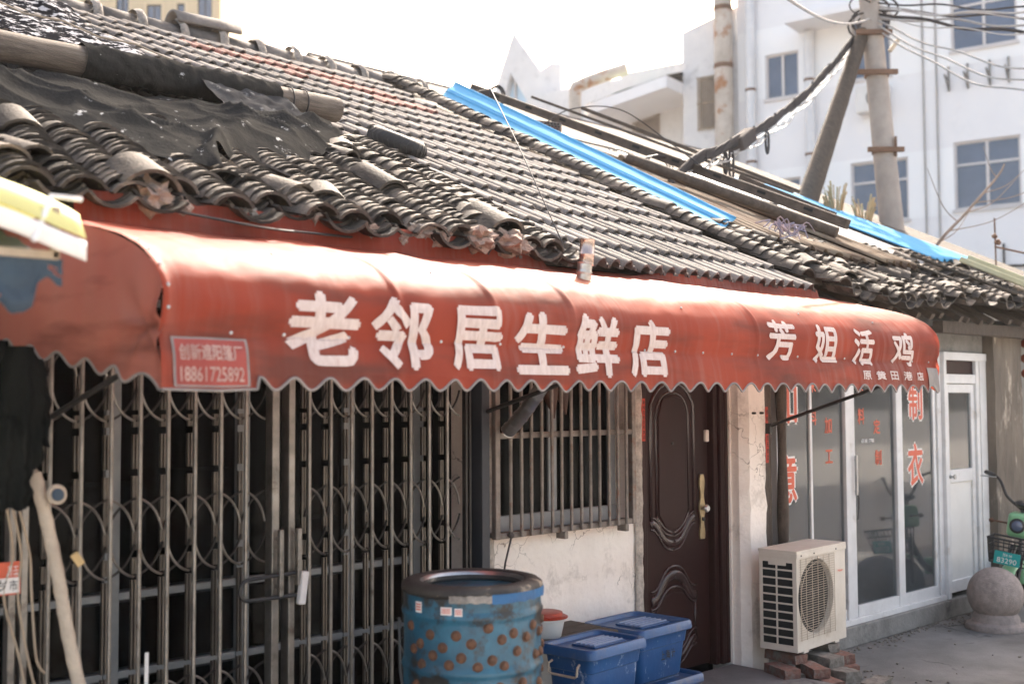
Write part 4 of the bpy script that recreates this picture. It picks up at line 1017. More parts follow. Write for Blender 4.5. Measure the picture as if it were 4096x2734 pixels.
# ---------------------------------------------------------------- blue lidded bins, table and tub
def bin_mesh(t, w, d, h, lz, seed, handle=True):
    """bin centred on 0,0 with its lid top at lz"""
    mb = MB(); n = 10
    def ring(sx, sy, z, rr=.04):
        out = []
        for cx, cy, a0 in ((1, 1, 0), (-1, 1, 90), (-1, -1, 180), (1, -1, 270)):
            for k in range(5):
                a = R(a0+k*22.5); out.append(Vector((cx*(sx-rr)+rr*math.cos(a), cy*(sy-rr)+rr*math.sin(a), z)))
        return out
    def loft(rings, mb, cap0=True, cap1=True):
        vs = [p for r_ in rings for p in r_]; m = len(rings[0])
        fs = [(i*m+k, i*m+(k+1) % m, (i+1)*m+(k+1) % m, (i+1)*m+k) for i in range(len(rings)-1) for k in range(m)]
        if cap0: fs.append(tuple(range(m))[::-1])
        if cap1: fs.append(tuple((len(rings)-1)*m+k for k in range(m)))
        mb.add(vs, fs)
    zb = lz-h
    loft([ring(w*.5-.055, d*.5-.055, zb), ring(w*.5-.048, d*.5-.048, zb+.01), ring(w*.5-.032, d*.5-.032, lz-.12), ring(w*.5-.026, d*.5-.026, lz-.115), ring(w*.5-.018, d*.5-.018, lz-.05), ring(w*.5-.012, d*.5-.012, lz-.04)], mb)
    mb.build('body', m_bin, t, smooth=True, world=False)
    mb = MB()
    loft([ring(w*.5, d*.5, lz-.05), ring(w*.5+.004, d*.5+.004, lz-.045), ring(w*.5+.002, d*.5+.002, lz-.012), ring(w*.5-.006, d*.5-.006, lz-.001), ring(w*.5-.016, d*.5-.016, lz), ring(w*.5-.024, d*.5-.024, lz-.004), ring(w*.5-.03, d*.5-.03, lz-.022)], mb)
    lid = mb.build('lid', m_binlid, t, smooth=True, world=False)
    mb = MB(); ox, oy = w*.06, -d*.03
    mb.obox(ox-w*.27, ox+w*.27, oy-d*.22, oy+d*.22, lz-.0225, lz-.012); mb.build('lid_panel', m_binlid, lid, bevel=.004, world=False)
    mb = MB()
    for k in range(5):
        y = oy-d*.17+k*d*.085; mb.obox(ox-w*.25, ox+w*.25, y-.006, y+.006, lz-.013, lz-.004)
    mb.build('lid_ribs', M('worn_rib_plastic', (.30, .36, .48), (.2, .26, .4), 9, .35), lid, bevel=.003, world=False)
    if handle:
        mb = MB(); x = -w*.5+.012; y0 = .0
        mb.tube([(x, -.085, lz-.075), (x-.022, -.09, lz-.085), (x-.026, -.088, lz-.125), (x-.020, -.07, lz-.135), (x-.020, .07, lz-.135), (x-.026, .088, lz-.125), (x-.022, .09, lz-.085), (x, .085, lz-.075)], .006, 8)
        mb.build('handle', m_tape, t, smooth=True, world=False)
G = 'stacked blue storage bins'
t = empty('storage_bin', (4.345, 3.905, .11), rotz=R(4), label='scuffed blue lidded bin nearest the drum, rope handle on its end', cat='storage bin', group=G); bin_mesh(t, .47, .335, .345, .345, 1)
t = empty('storage_bin', (4.345, 3.905, -.198), rotz=R(3), label='lower blue bin carrying the scuffed bin beside the drum', cat='storage bin', group=G); bin_mesh(t, .48, .35, .305, .305, 2)
t = empty('storage_bin', (5.09, 4.24, .105), rotz=R(3), label='blue lidded bin before the door with small dark print on its side', cat='storage bin', group=G); bin_mesh(t, .50, .42, .30, .30, 3, False)
mb = MB(); 
for i, c in enumerate('上海计'):
    flat_text(mb, c, (-.02+i*.05, -.1855, .135), (1, 0, 0), (0, .06, 1), .035, .05, .02)
mb.build('print', m_ink, t, world=False)
t = empty('storage_bin', (5.11, 4.225, -.075), rotz=R(2), label='bottom blue bin whose lid edge shows under the printed bin', cat='storage bin', group=G); bin_mesh(t, .58, .46, .178, .178, 4, False)
t = empty('work_table', (4.30, 4.28, GZ), label='low dark wooden table against the wall behind the blue bins', cat='table')
mb = MB()
for k in range(3): mb.obox(3.86, 4.78, 4.115+k*.12, 4.23+k*.12, .375+.002*k, .415+.002*k)
mb.build('tabletop', m_wood_old, t, bevel=.006)
for x in (3.92, 4.72):
    for y in (4.15, 4.43):
        mb = MB(); mb.obox(x-.025, x+.025, y-.025, y+.025, GZ, .375); mb.build('leg', m_wood_old, t, bevel=.004)
t = empty('tub', (4.37, 4.26, .417), label='white plastic tub with red lid on the low table behind the drum', cat='tub')
mb = MB(); mb.lathe((4.37, 4.26, .417), [(.075, 0), (.078, .004), (.096, .085), (.106, .088), (.108, .10), (.1, .105)], 40); mb.build('body', m_white_plastic, t, smooth=True)
mb = MB(); mb.lathe((4.37, 4.26, .417), [(.113, .100), (.114, .106), (.10, .112), (.088, .112), (.085, .128), (.07, .132), (0, .130)], 40); mb.build('lid', m_lid_red, t, smooth=True)
mb = MB(); mb.tube([(4.235, 4.39, .96), (4.232, 4.38, .93), (4.228, 4.42, .8), (4.224, 4.47, .55), (4.22, 4.47, .42)], .006, 6); mb.blob((4.235, 4.385, .945), .018, 2, .4)
tag(mb.build('tied_string', m_wire, None, smooth=True), 'dark string tied to the lower left corner of the window grille', 'cord')
# two pieces of poultry hanging behind the bars
for i, (x, dz) in enumerate(((4.66, 0), (4.755, .02))):
    mb = MB(); mb.tube([(x, 4.50, 2.0), (x, 4.50, 1.82+dz)], .004, 6)
    mb.tube([(x, 4.50, 1.84+dz), (x+.005, 4.5, 1.79+dz), (x-.005, 4.5, 1.70+dz), (x+.012, 4.5, 1.63+dz), (x+.025, 4.5, 1.59+dz), (x+.03, 4.5, 1.55+dz)], [.012, .034, .05, .03, .014, .005], 12)
    tag(mb.build('cured_poultry', M('cured_meat', (.10, .045, .03), (.06, .03, .022), 9, .5, .4, 40), None, smooth=True), ('left of two dark cured birds hanging inside the window grille', 'right of two dark cured birds hanging inside the window grille')[i], 'cured meat')

# ---------------------------------------------------------------- air conditioner and its bricks
def ac():
    W, D, H = .66, .265, .62
    t = empty('air_conditioner', (6.36, 4.0, .062), rotz=R(3.5), label='cream air conditioner outdoor unit standing on broken bricks beside the white pier', cat='air conditioner')
    mb = MB()
    # casing with real openings: four walls around, front with round opening
    cx, cz, rr = .255, .325, .235
    n = 48; out = []
    ring = [(cx+rr*math.cos(2*math.pi*k/n), cz+rr*math.sin(2*math.pi*k/n)) for k in range(n)]
    def onrect(a):
        c, s = math.cos(a), math.sin(a); k = min((W-cx)/c if c > 0 else cx/-c if c < 0 else 9, (H-cz)/s if s > 0 else cz/-s if s < 0 else 9)
        return (cx+c*k, cz+s*k)
    rect = [onrect(2*math.pi*k/n) for k in range(n)]
    for tx, tz in ((0, 0), (W, 0), (W, H), (0, H)):
        k = min(range(n), key=lambda q: (rect[q][0]-tx)**2+(rect[q][1]-tz)**2); rect[k] = (tx, tz)
    vs = [Vector((x, 0, z)) for x, z in ring]+[Vector((x, 0, z)) for x, z in rect]+[Vector((x, .05, z)) for x, z in ring]
    fs = [(k, (k+1) % n, n+(k+1) % n, n+k) for k in range(n)]+[(k, (k+1) % n, 2*n+(k+1) % n, 2*n+k) for k in range(n)]
    mb.add(vs, fs)
    mb.add([(W, 0, 0), (W, D, 0), (W, D, H), (W, 0, H)], [(0, 1, 2, 3)]); mb.add([(0, D, 0), (W, D, 0), (W, D, H), (0, D, H)], [(0, 1, 2, 3)])
    mb.add([(0, 0, 0), (W, 0, 0), (W, D, 0), (0, D, 0)], [(0, 1, 2, 3)])
    mb.build('casing', m_ac, t, bevel=.006, world=False)
    mb = MB(); mb.obox(-.006, W+.006, -.006, D+.006, H-.004, H+.012); mb.obox(-.006, W+.006, -.006, -.002, H-.035, H-.004); mb.obox(-.006, -.002, -.004, D, H-.035, H-.004)
    mb.build('top_cover', m_ac, t, bevel=.005, world=False)
    mb = MB(); mb.obox(.01, W-.01, .04, D-.01, .01, H-.01); mb.build('inner_body', m_dark, t, world=False)
    # side frame with dark openings in two columns
    mb = MB(); ys = [0, .028, .137, .147, .243, D]; zs = [0, .04]
    for k in range(10): zs += [.04+k*.0525+.0425, .04+(k+1)*.0525]
    zs = zs[:-1]+[.575, H]
    for i in range(5):
        for j in range(len(zs)-1):
            hole = i in (1, 3) and j % 2 == 1 and zs[j+1] < .58
            if not hole: mb.add([(0, ys[i], zs[j]), (0, ys[i+1], zs[j]), (0, ys[i+1], zs[j+1]), (0, ys[i], zs[j+1])], [(0, 1, 2, 3)])
    mb.build('side_grille', m_ac, t, solid=.006, world=False)
    mb = MB(); mb.obox(-.004, .004, .075, .20, .535, .575); mb.build('lift_handle', m_ac, t, bevel=.003, world=False)
    # front wire guard
    mb = MB()
    for k in range(34):
        z = .075+k*.0152; mb.tube([(.02, -.010, z), (.49, -.010, z)], .0018, 5)
    for x in (.03, .10, .18, .255, .33, .41, .48): mb.tube([(x, -.013, .07), (x, -.013, .58)], .002, 5)
    for k in (3,): mb.tube([(cx+(.05+.055*k)*math.cos(a), -.007, cz+(.05+.055*k)*math.sin(a)) for a in [2*math.pi*q/40 for q in range(40)]], .0018, 5, closed=True)
    mb.build('fan_guard', m_tape, t, smooth=True, world=False)
    mb = MB(); mb.lathe((cx, .055, cz), [(.05, 0), (.045, .02), (0, .025)], 24, mat=Matrix.Rotation(R(90), 3, 'X'))
    for b in range(3):
        a0 = 2*math.pi*b/3+.5
        mb.grid(lambda s, u: (cx+(.045+s*.175)*math.cos(a0+u*1.15+s*.3), .06-.03*(u-.5), cz+(.045+s*.175)*math.sin(a0+u*1.15+s*.3)), 6, 8)
    mb.build('fan', m_gate_dark, t, world=False)
    mb = MB(); flat_text(mb, 'Haier', (.575, -.0075, .455), (1, 0, 0), (0, 0, 1), .075, .018, .02); mb.build('badge', m_letter_red, t, world=False)
    mb = MB()
    for x, z in ((.05, H-.02), (.22, H-.02), (.52, H-.02)): mb.lathe((x, -.006, z), [(.006, 0), (.005, .003), (0, .003)], 10, mat=Matrix.Rotation(R(90), 3, 'X'))
    mb.build('screws', m_gate_dark, t, world=False)
    for x in (.08, .5):
        mb = MB(); mb.obox(x, x+.06, .0, D, -.016, -.001); mb.build('foot', m_ac, t, bevel=.003, world=False)
ac()
BR = [  # x, y, z, yaw, tilt, material, scale
 (6.18, 3.93, -.198, 60, 0, 0, (1, 1, 1), 'dark red brick at the bottom left of the pile under the air conditioner'),
 (6.40, 3.80, -.198, 74, 0, 0, (1.1, 1, 1), 'red brick at the bottom front of the pile, broken end towards the street'),
 (6.62, 4.02, -.198, 85, 0, 1, (1, 1.1, 1), 'mortar covered brick at the bottom middle of the pile'),
 (6.86, 4.06, -.198, 90, 0, 1, (1, 1.1, 1.1), 'mossy mortar lump brick at the right end of the pile'),
 (6.64, 3.62, -.198, 38, 3, 0, (1, 1, .9), 'orange brick fallen flat in front of the pile'),
 (6.86, 3.74, -.198, 8, 0, 1, (1.15, 1, .9), 'grey mortared brick lying flat at the front right of the pile'),
 (6.20, 3.96, -.138, 62, 0, 0, (1, 1, 1), 'dark brick in the second layer at the left of the pile'),
 (6.44, 3.86, -.138, 64, -2, 0, (1.1, 1, 1), 'long brick in the second layer under the front corner of the unit'),
 (6.68, 3.90, -.138, 75, 2, 1, (1, 1.25, 1.25), 'thick mortared brick in the second layer at the middle'),
 (6.88, 3.98, -.132, 60, 0, 0, (.9, .95, .95), 'clean red brick in the second layer at the right'),
 (6.30, 4.08, -.078, 66, 0, 0, (1, 1, 1), 'soot dark brick in the third layer behind the left corner'),
 (6.46, 3.96, -.078, 58, 1, 0, (1.1, 1, 1), 'reddish grooved brick in the third layer under the unit corner'),
 (6.70, 4.03, -.064, 80, 0, 1, (1.0, 1.2, 1.1), 'mortar crusted brick in the third layer under the unit'),
 (6.90, 4.05, -.075, 68, -1, 0, (1.05, 1, 1), 'grooved pale red brick on top at the right of the pile'),
 (6.44, 4.14, -.018, 80, 0, 0, (1.1, 1, 1), 'hidden top brick bearing the left end of the unit'),
 (6.86, 4.15, -.016, 80, 0, 1, (1.1, 1, 1), 'mortared top brick bearing the right end of the unit')]
for i, (x, y, z, yaw, tl, mi, sc, lab) in enumerate(BR):
    bm = bmesh.new(); bmesh.ops.create_cube(bm, size=1); bmesh.ops.subdivide_edges(bm, edges=bm.edges[:], cuts=6, use_grid_fill=True)
    mb = MB(); vs = []
    for v in bm.verts:
        p = Vector((v.co.x*.235*sc[0], v.co.y*.112*sc[1], (v.co.z+.5)*.056*sc[2]))
        k = .006 if mi == 0 else .014
        p += Vector((mn.noise(p*22+Vector((i, 0, 0))), mn.noise(p*22+Vector((0, i, 5))), .5*mn.noise(p*26+Vector((3, i, 5)))))*k
        vs.append(p)
    mb.add(vs, [[v.index for v in f.verts] for f in bm.faces]); bm.free()
    o = mb.build('brick', (m_brick, m_brick_mortar)[mi], None, smooth=True, world=False)
    o.location = (x, y, z+.003); o.rotation_euler = (R(tl), 0, R(yaw)); tag(o, lab, 'brick', 'bricks piled under the air conditioner')

# ---------------------------------------------------------------- stone ball bollard
t = empty('stone_ball_bollard', (9.31, 4.02, GZ), label='round granite ball bollard on a moulded base beside the green bicycle', cat='bollard')
mb = MB(); mb.lathe((9.31, 4.02, 0), [(.215*math.sin(math.pi*i/40), .075-.215*math.cos(math.pi*i/40)) for i in range(2, 41)], 56, wob=lambda a, z: .012*mn.noise(Vector((math.cos(a)*2, math.sin(a)*2, z*9)))+.010*mn.noise(Vector((math.cos(a)*6, math.sin(a)*6, z*28)))); mb.build('ball', m_ball, t, smooth='all')
mb = MB(); mb.lathe((9.31, 4.02, GZ), [(.23, 0), (.235, .02), (.225, .045), (.20, .055), (.185, .062), (.18, .10), (.16, .13), (0, .13)], 48); mb.build('base', m_ball, t, smooth=True)

# crumbs of mortar and grit along the foot of the walls
mb = MB()
for k in range(420):
    q = rnd.random()
    if q < .6: x, y = rnd.uniform(6.0, 10.2), 4.47-abs(rnd.gauss(0, .07))
    elif q < .95: x, y = rnd.gauss(6.75, .3), rnd.gauss(3.8, .16)
    else: x, y = rnd.uniform(5.5, 9.5), rnd.uniform(2.6, 4.3)
    if y > 4.46: continue
    r_ = rnd.uniform(.004, .014); mb.blob((x, y, GZ+r_*.5), r_, 1, .5, 3, (1.2, 1, .7), seed=k*.7)
tag(mb.build('gravel', m_brick_mortar), kind='stuff')
# ---------------------------------------------------------------- tailor's shop
shop = empty('tailor_shop', (8.9, 4.5, GZ), label='tailor shop with aluminium sliding glass doors and red lettering on the panes', cat='shop')
mb = MB(); mb.obox(6.63, 10.30, 4.47, 4.74, GZ, -.045); mb.build('plinth', m_grey_plaster, shop, bevel=.012)
mb = MB(); mb.obox(6.64, 10.28, 4.50, 4.72, 2.04, 2.32); mb.obox(10.9, 13.5, 4.50, 4.7, GZ, 2.35); mb.obox(6.64, 13.5, 4.72, 4.78, 2.2, 2.4)
mb.build('wall', m_grey_plaster, shop)
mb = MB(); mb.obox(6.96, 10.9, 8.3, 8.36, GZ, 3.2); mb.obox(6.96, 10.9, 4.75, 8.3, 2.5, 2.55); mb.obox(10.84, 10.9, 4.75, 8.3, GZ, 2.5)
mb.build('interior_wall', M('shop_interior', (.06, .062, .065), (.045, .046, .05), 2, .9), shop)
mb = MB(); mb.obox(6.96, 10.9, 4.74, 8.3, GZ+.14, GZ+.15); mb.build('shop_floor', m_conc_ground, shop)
FXS = [(6.93, 6.96, 0), (7.385, 7.415, 1), (7.865, 7.925, 0), (7.94, 8.02, 1), (8.655, 8.755, 0), (9.315, 9.36, 1), (9.375, 9.445, 0)]
mb = MB()
for a, b, q in FXS: mb.obox(a, b, 4.50+(.012 if q else 0), 4.56, 0.0, 2.04)
mb.obox(6.93, 9.445, 4.485, 4.60, -.044, .0)
for a, b in ((6.96, 7.385), (7.415, 7.865)): mb.obox(a, b, 4.515, 4.555, .0, .075)
for a, b in ((8.02, 8.655), (8.755, 9.315)): mb.obox(a, b, 4.505, 4.545, .0, .085)
sfr = mb.build('sliding_door_frame', m_white_alu, shop, bevel=.004)
PANES = [(6.96, 7.385), (7.415, 7.865), (8.02, 8.655), (8.755, 9.315)]
for a, b in PANES:
    mb = MB(); mb.obox(a, b, 4.528, 4.533, .07, 2.04); mb.build('glass_pane', m_glass, sfr)
mb = MB(); mb.bar((7.985, 4.485, .92), (7.985, 4.485, 1.22), .02, .02); mb.bar((7.985, 4.50, .95), (7.985, 4.485, .95), .015, .015); mb.bar((7.985, 4.50, 1.19), (7.985, 4.485, 1.19), .015, .015)
mb.build('pull_handle', m_steel, sfr, bevel=.003)
mb = MB(); mb.tube([(7.99, 4.49, 1.0), (7.995, 4.475, .9), (8.0, 4.48, .82), (7.99, 4.482, .74)], .007, 6); mb.build('chain_lock', m_black_plastic, sfr, smooth=True)
def sign_txt(c, x, z1, z0, w, halo=True):
    mb = MB(); h = z1-z0
    flat_text(mb, c, (x, 4.5258, (z0+z1)/2), (1, 0, 0), (0, 0, 1), w, h, .022); mb.build('lettering', m_letter_red, sfr)
    if halo:
        mb = MB(); flat_text(mb, c, (x, 4.5272, (z0+z1)/2), (1, 0, 0), (0, 0, 1), w+.03, h+.03, .055); mb.build('lettering_outline', m_white, sfr)
sign_txt('如', 7.10, 1.78, 1.47, .27); sign_txt('意', 7.085, 1.26, .915, .27)
sign_txt('制', 9.035, 1.76, 1.475, .24); sign_txt('衣', 9.015, 1.285, .935, .26)
for c, x, z1, z0 in (('来', 7.45, 1.80, 1.70), ('料', 7.45, 1.57, 1.46), ('加', 7.66, 1.515, 1.395), ('工', 7.665, 1.275, 1.175), ('来', 8.14, 1.80, 1.70), ('料', 8.145, 1.58, 1.455), ('定', 8.385, 1.49, 1.375), ('制', 8.40, 1.25, 1.13)):
    sign_txt(c, x, z1, z0, .10, False)
for x0, x1, z0, z1, mt in ((7.78, 7.86, 1.11, 1.28, m_white_plastic), (7.78, 7.855, .92, 1.10, m_white), (8.04, 8.12, 1.12, 1.26, m_tan), (8.13, 8.30, 1.11, 1.17, m_white_plastic), (8.03, 8.09, .98, 1.08, m_white)):
    mb = MB(); mb.grid(lambda s, u: (x0+s*(x1-x0), 4.5345+.001*math.sin(s*3), z0+u*(z1-z0)), 4, 4); mb.build('paper_notice', mt, sfr)
mb = MB(); flat_text(mb, '63188 17788', (8.24, 4.5258, 1.325), (1, 0, 0), (0, 0, 1), .2, .03, .02); mb.build('lettering', m_white, sfr)
# things inside: curtains, table, clothes rail
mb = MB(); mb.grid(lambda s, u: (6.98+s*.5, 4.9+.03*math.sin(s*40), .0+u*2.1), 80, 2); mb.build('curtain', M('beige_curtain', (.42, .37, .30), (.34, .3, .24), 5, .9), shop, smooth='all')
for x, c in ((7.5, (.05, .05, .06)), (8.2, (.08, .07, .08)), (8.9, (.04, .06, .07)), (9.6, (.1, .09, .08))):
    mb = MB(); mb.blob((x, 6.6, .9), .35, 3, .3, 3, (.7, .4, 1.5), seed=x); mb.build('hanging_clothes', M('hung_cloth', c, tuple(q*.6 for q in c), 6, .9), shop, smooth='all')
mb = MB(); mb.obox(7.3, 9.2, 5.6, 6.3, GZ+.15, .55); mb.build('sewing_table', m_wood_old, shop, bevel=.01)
# white side door with its own frame
mb = MB()
for a, b in ((9.45, 9.50), (10.07, 10.13), (10.15, 10.28)): mb.obox(a, b, 4.47, 4.58, -.04, 2.04)
mb.obox(9.50, 10.07, 4.475, 4.58, 1.78, 1.86); mb.obox(9.445, 10.285, 4.465, 4.59, 1.98, 2.05)
sd = mb.build('side_door', m_white_alu, shop, bevel=.004)
mb = MB()
mb.obox(9.505, 9.565, 4.49, 4.53, .0, 1.775); mb.obox(10.0, 10.065, 4.49, 4.53, .0, 1.775); mb.obox(9.565, 10.0, 4.49, 4.53, .93, 1.04); mb.obox(9.565, 10.0, 4.49, 4.53, .0, .10); mb.obox(9.565, 10.0, 4.49, 4.53, 1.70, 1.775)
mb.build('leaf', m_white_alu, sd, bevel=.004)
mb = MB(); mb.obox(9.565, 10.0, 4.508, 4.515, .10, .93); mb.build('lower_panel', m_white_plastic, sd)
mb = MB(); mb.obox(9.565, 10.0, 4.508, 4.513, 1.04, 1.70); mb.build('glass_pane', m_glass, sd)
mb = MB(); mb.obox(9.50, 10.07, 4.50, 4.51, 1.862, 1.978); mb.build('fanlight', m_door, sd)
mb = MB(); mb.lathe((9.56, 4.49, .985), [(.018, 0), (.016, .01), (.009, .014), (.009, .03), (.021, .036), (.022, .05), (0, .056)], 16, mat=Matrix.Rotation(R(90), 3, 'X')); mb.build('knob', m_steel, sd, smooth=True)
# concrete column at the corner
mb = MB()
def colm(s, t):
    c = [(10.285, 4.62), (10.285, 4.40), (10.60, 4.385), (10.86, 4.385), (10.86, 4.62)]
    i = min(3, int(s*4)); f = s*4-i
    return (c[i][0]*(1-f)+c[i+1][0]*f+.01*mn.noise(Vector((1, s*9, t*9))), c[i][1]*(1-f)+c[i+1][1]*f+.01*mn.noise(Vector((s*9, 4, t*11))), GZ+t*2.5)
mb.grid(colm, 24, 50); mb.build('column', M('stained_column', (.20, .165, .13), (.12, .10, .08), 3, .9, .7, 30, stain=(.50, .43, .35), sscale=3.5, slo=.58, shi=.68, stretch=(2, 1, .5)), shop)
# roof of the tailor's shop
NS = .48
def nz_(y): return 2.51+NS*(y-4.2)
sheath('roof_boarding', 6.93, 14.5, m_wood_old, shop, NS, 2.51-.05, 4.2, 4.25, 10.3)
mb = MB(); mb.add([(6.95, 10.3, 5.40), (14.5, 10.3, 5.40), (14.5, 15.5, 2.6), (6.95, 15.5, 2.6)], [(0, 1, 2, 3)]); mb.build('rear_roof', m_tile, shop, solid=.05)
c2, s2 = math.cos(math.atan(NS)), math.sin(math.atan(NS))
def nf(x, d, n):
    dip = -.10*math.exp(-((x-7.9)/.9)**2)*max(0, 1-d/1.2)-.03*(x-7)*0.2*max(0, 1-d/1.5)
    return Vector((x, 4.18+d*c2-n*s2, 2.50+d*s2+n*c2+dip-.06))
mb = MB(); tile_field(mb, [7.14+i*.2 for i in range(24)], -.02, 1.0, .06, .035, S=NS, surf=nf, w=.18, jit=1.6, top=lambda x: 1.0 if x < 9 else 1.1)
for k in range(40):
    x = rnd.uniform(7.1, 11.4); d = rnd.uniform(0.0, .9); yaw = rnd.uniform(-.9, .9)
    ex = Vector((math.cos(yaw), -math.sin(yaw)*c2, -math.sin(yaw)*s2)); ed = Vector((-math.sin(yaw), -math.cos(yaw)*c2, -math.cos(yaw)*s2))
    curved_tile(mb, nf(x, d, .11), ex, ed, Vector((0, -s2, c2)), .185, .2, .05, .013, 1 if rnd.random() < .7 else -1)
mb.build('old_tiles', m_old_tile, shop, smooth=True, recalc=False)
mb = MB()
mb.bar((6.95, 4.36, 2.24), (9.1, 4.40, 2.20), .05, .09); mb.bar((9.0, 4.30, 2.235), (13.4, 4.30, 2.26), .09, .10); mb.bar((6.95, 4.26, 2.335), (8.6, 4.3, 2.27), .035, .05)
for i in range(26): mb.bar((7.02+i*.24, 4.20+rnd.uniform(-.04, .04), 2.32+rnd.uniform(-.03, .0)), (7.02+i*.24+rnd.uniform(-.06, .06), 4.75, 2.62), .06, .05)
mb.build('eave_timbers', m_wood_up, shop, bevel=.005)
# ---------------------------------------------------------------- things on the tailor's roof
def npt(x, y, n=0.0): return Vector((x, y, nz_(y)+n))
def n2(x, y, n=0.0): return Vector((x, y, 2.57+.46*(y-4.2)+n))
# blue ribbed flashing strip, its right edge standing higher against the neighbouring roof
def strip(s, t):
    a = Vector((7.27, 8.53, 4.61)).lerp(Vector((6.93, 4.95, 2.885)), t); b = Vector((7.60, 8.64, 4.87)).lerp(Vector((7.25, 5.03, 3.02)), t)
    if s < .08: p = a+Vector((0, 0, -.05*(1-s/.08)))
    else: p = a.lerp(b, (s-.08)/.92)
    k = sum(.016*math.exp(-((s-c)/.022)**2) for c in (.12, .52, .60, .96))
    return p+Vector((-.3, -.3, .8))*(k+.004*mn.noise(Vector((s*4, t*11, 1))))
mb = MB(); mb.grid(strip, 90, 40); tag(mb.build('flashing_strip', m_blue_sheet, None, smooth='all', solid=.005), 'long sky blue ribbed metal strip running down between the two roofs', 'metal strip')
def corr(x0, x1, low, y1, pit, amp, off, edge=.03, sd=1.0, lean=0.0, ny=30):
    nx = int((x1-x0)/pit*8)
    def fn(s, t):
        x = x0+s*(x1-x0)+lean*t*(1-s); yb = ipol(low, x0+s*(x1-x0))+edge*mn.noise(Vector((x*7, sd, 2)))+edge*.6*mn.noise(Vector((x*22, sd, 5))); y = yb+(y1-yb)*t
        return n2(x+.012*mn.noise(Vector((t*3, sd, 1))), y, off+amp*math.sin(2*math.pi*s*(x1-x0)/pit)+.012*mn.noise(Vector((x*1.5, y*1.2, sd))))
    mb = MB(); mb.grid(fn, nx, ny); mb.m = [1 if (i % nx) % 8 in (4, 5, 6, 7) else 0 for i in range(len(mb.f))]; return mb  # valley faces take the painted shade colour
mb = corr(7.20, 8.55, [(7.17, 4.97), (7.72, 4.69), (8.37, 4.52), (8.6, 4.5)], 8.6, .13, .030, .0, .04, 2, .3); tag(mb.build('corrugated_sheet', [m_corr, m_corr_shade], None, smooth='all', solid=.004), 'big rusty cream corrugated sheet between the blue strip and the roof timbers', 'roof sheet', 'loose roof sheets')
mb = corr(8.42, 9.05, [(8.4, 4.44), (9.1, 4.47)], 7.2, .13, .028, .045, .05, 5); tag(mb.build('corrugated_sheet', [m_corr, m_corr_shade], None, smooth='all', solid=.004), 'brown rusty corrugated sheet right of the round pole end', 'roof sheet', 'loose roof sheets')
mb = corr(8.95, 10.6, [(8.9, 4.66), (10.6, 4.95)], 7.4, .17, .018, .01, .02, 8); tag(mb.build('corrugated_sheet', m_scrap, None, smooth='all', solid=.004), 'white ribbed plastic roof sheet beside the blue sheet', 'roof sheet', 'loose roof sheets')
mb = corr(10.3, 11.75, [(10.3, 4.92), (11.8, 5.16)], 7.6, .2, .018, .045, .015, 9); tag(mb.build('corrugated_sheet', m_blue_sheet, None, smooth='all', solid=.004), 'blue ribbed roof sheet at the far right of the roofs', 'roof sheet', 'loose roof sheets')
for i, (x, y) in enumerate(((7.95, 4.55), (8.2, 4.48), (8.45, 4.42))):
    mb = MB(); mb.grid(lambda s, t: n2(x+s*.2, y+t*.5-.05*s, -.075+.02*s+.012*math.sin(s*6)), 8, 3)
    tag(mb.build('sheet_offcut', m_scrap, None, smooth='all', solid=.004), ('left pale sheet offcut under the lower edge of the corrugated sheet', 'middle pale sheet offcut under the lower edge of the corrugated sheet', 'right pale sheet offcut under the lower edge of the corrugated sheet')[i], 'sheet offcut')
m_batten = M('cream_batten', (.55, .52, .34), (.48, .45, .28), 4, .7)
for i, (x, y0, y1) in enumerate(((10.75, 4.30, 4.85), (11.25, 4.45, 5.0))):
    mb = MB(); mb.bar(npt(x+.1, y0, .13), npt(x-.1, y1, .15), .09, .05)
    tag(mb.build('pale_batten', m_batten, None, bevel=.006), ('left cream batten lying on the old tiles at the far right', 'right cream batten lying on the old tiles at the far right')[i], 'batten')
for i, (p, q, w) in enumerate((((9.25, 4.15, .09), (9.1, 4.85, .10), .10), ((10.1, 4.1, .09), (9.55, 4.8, .12), .06))):
    mb = MB(); mb.bar(npt(*p), npt(*q), w, .02)
    tag(mb.build('split_lath', m_wood_old, None, bevel=.003), ('wide split lath caught on the old tiles of the right roof', 'narrow split lath slanting on the old tiles of the right roof')[i], 'lath')
# squared beam with mortise slots and a round pole
def bm_(t): return n2(8.47, 9.30, .18).lerp(n2(8.93, 5.05, .19), t)
mb = MB(); mb.bar(bm_(-.01), bm_(1), .09, .088)
beam = mb.build('mortised_beam', m_wood_up, None, bevel=.008); tag(beam, 'long squared roof beam with a row of mortise slots', 'beam')
d_ = (bm_(1)-bm_(0)).normalized(); sd_ = d_.cross(Vector((0, 0, 1))).normalized()
for k in range(9):
    p = bm_(.08+k*.105); mb = MB()
    for sg in (1, -1): mb.bar(p+sd_*sg*.0435+Vector((0, 0, .008))-d_*.045, p+sd_*sg*.0435+Vector((0, 0, .008))+d_*.045, .006, .026)
    mb.build('mortise', m_dark, beam)
def rl(t): return n2(7.94, 6.67, .13).lerp(n2(8.54, 4.93, .12), t)
mb = MB(); mb.tube([rl(i/30) for i in range(31)], [.048*(1+.08*mn.noise(Vector((i*.4, 5, 1)))) for i in range(31)], 14); tag(mb.build('roof_pole', m_wood_up, None, smooth=True), 'round weathered pole lying beside the slotted beam', 'pole')
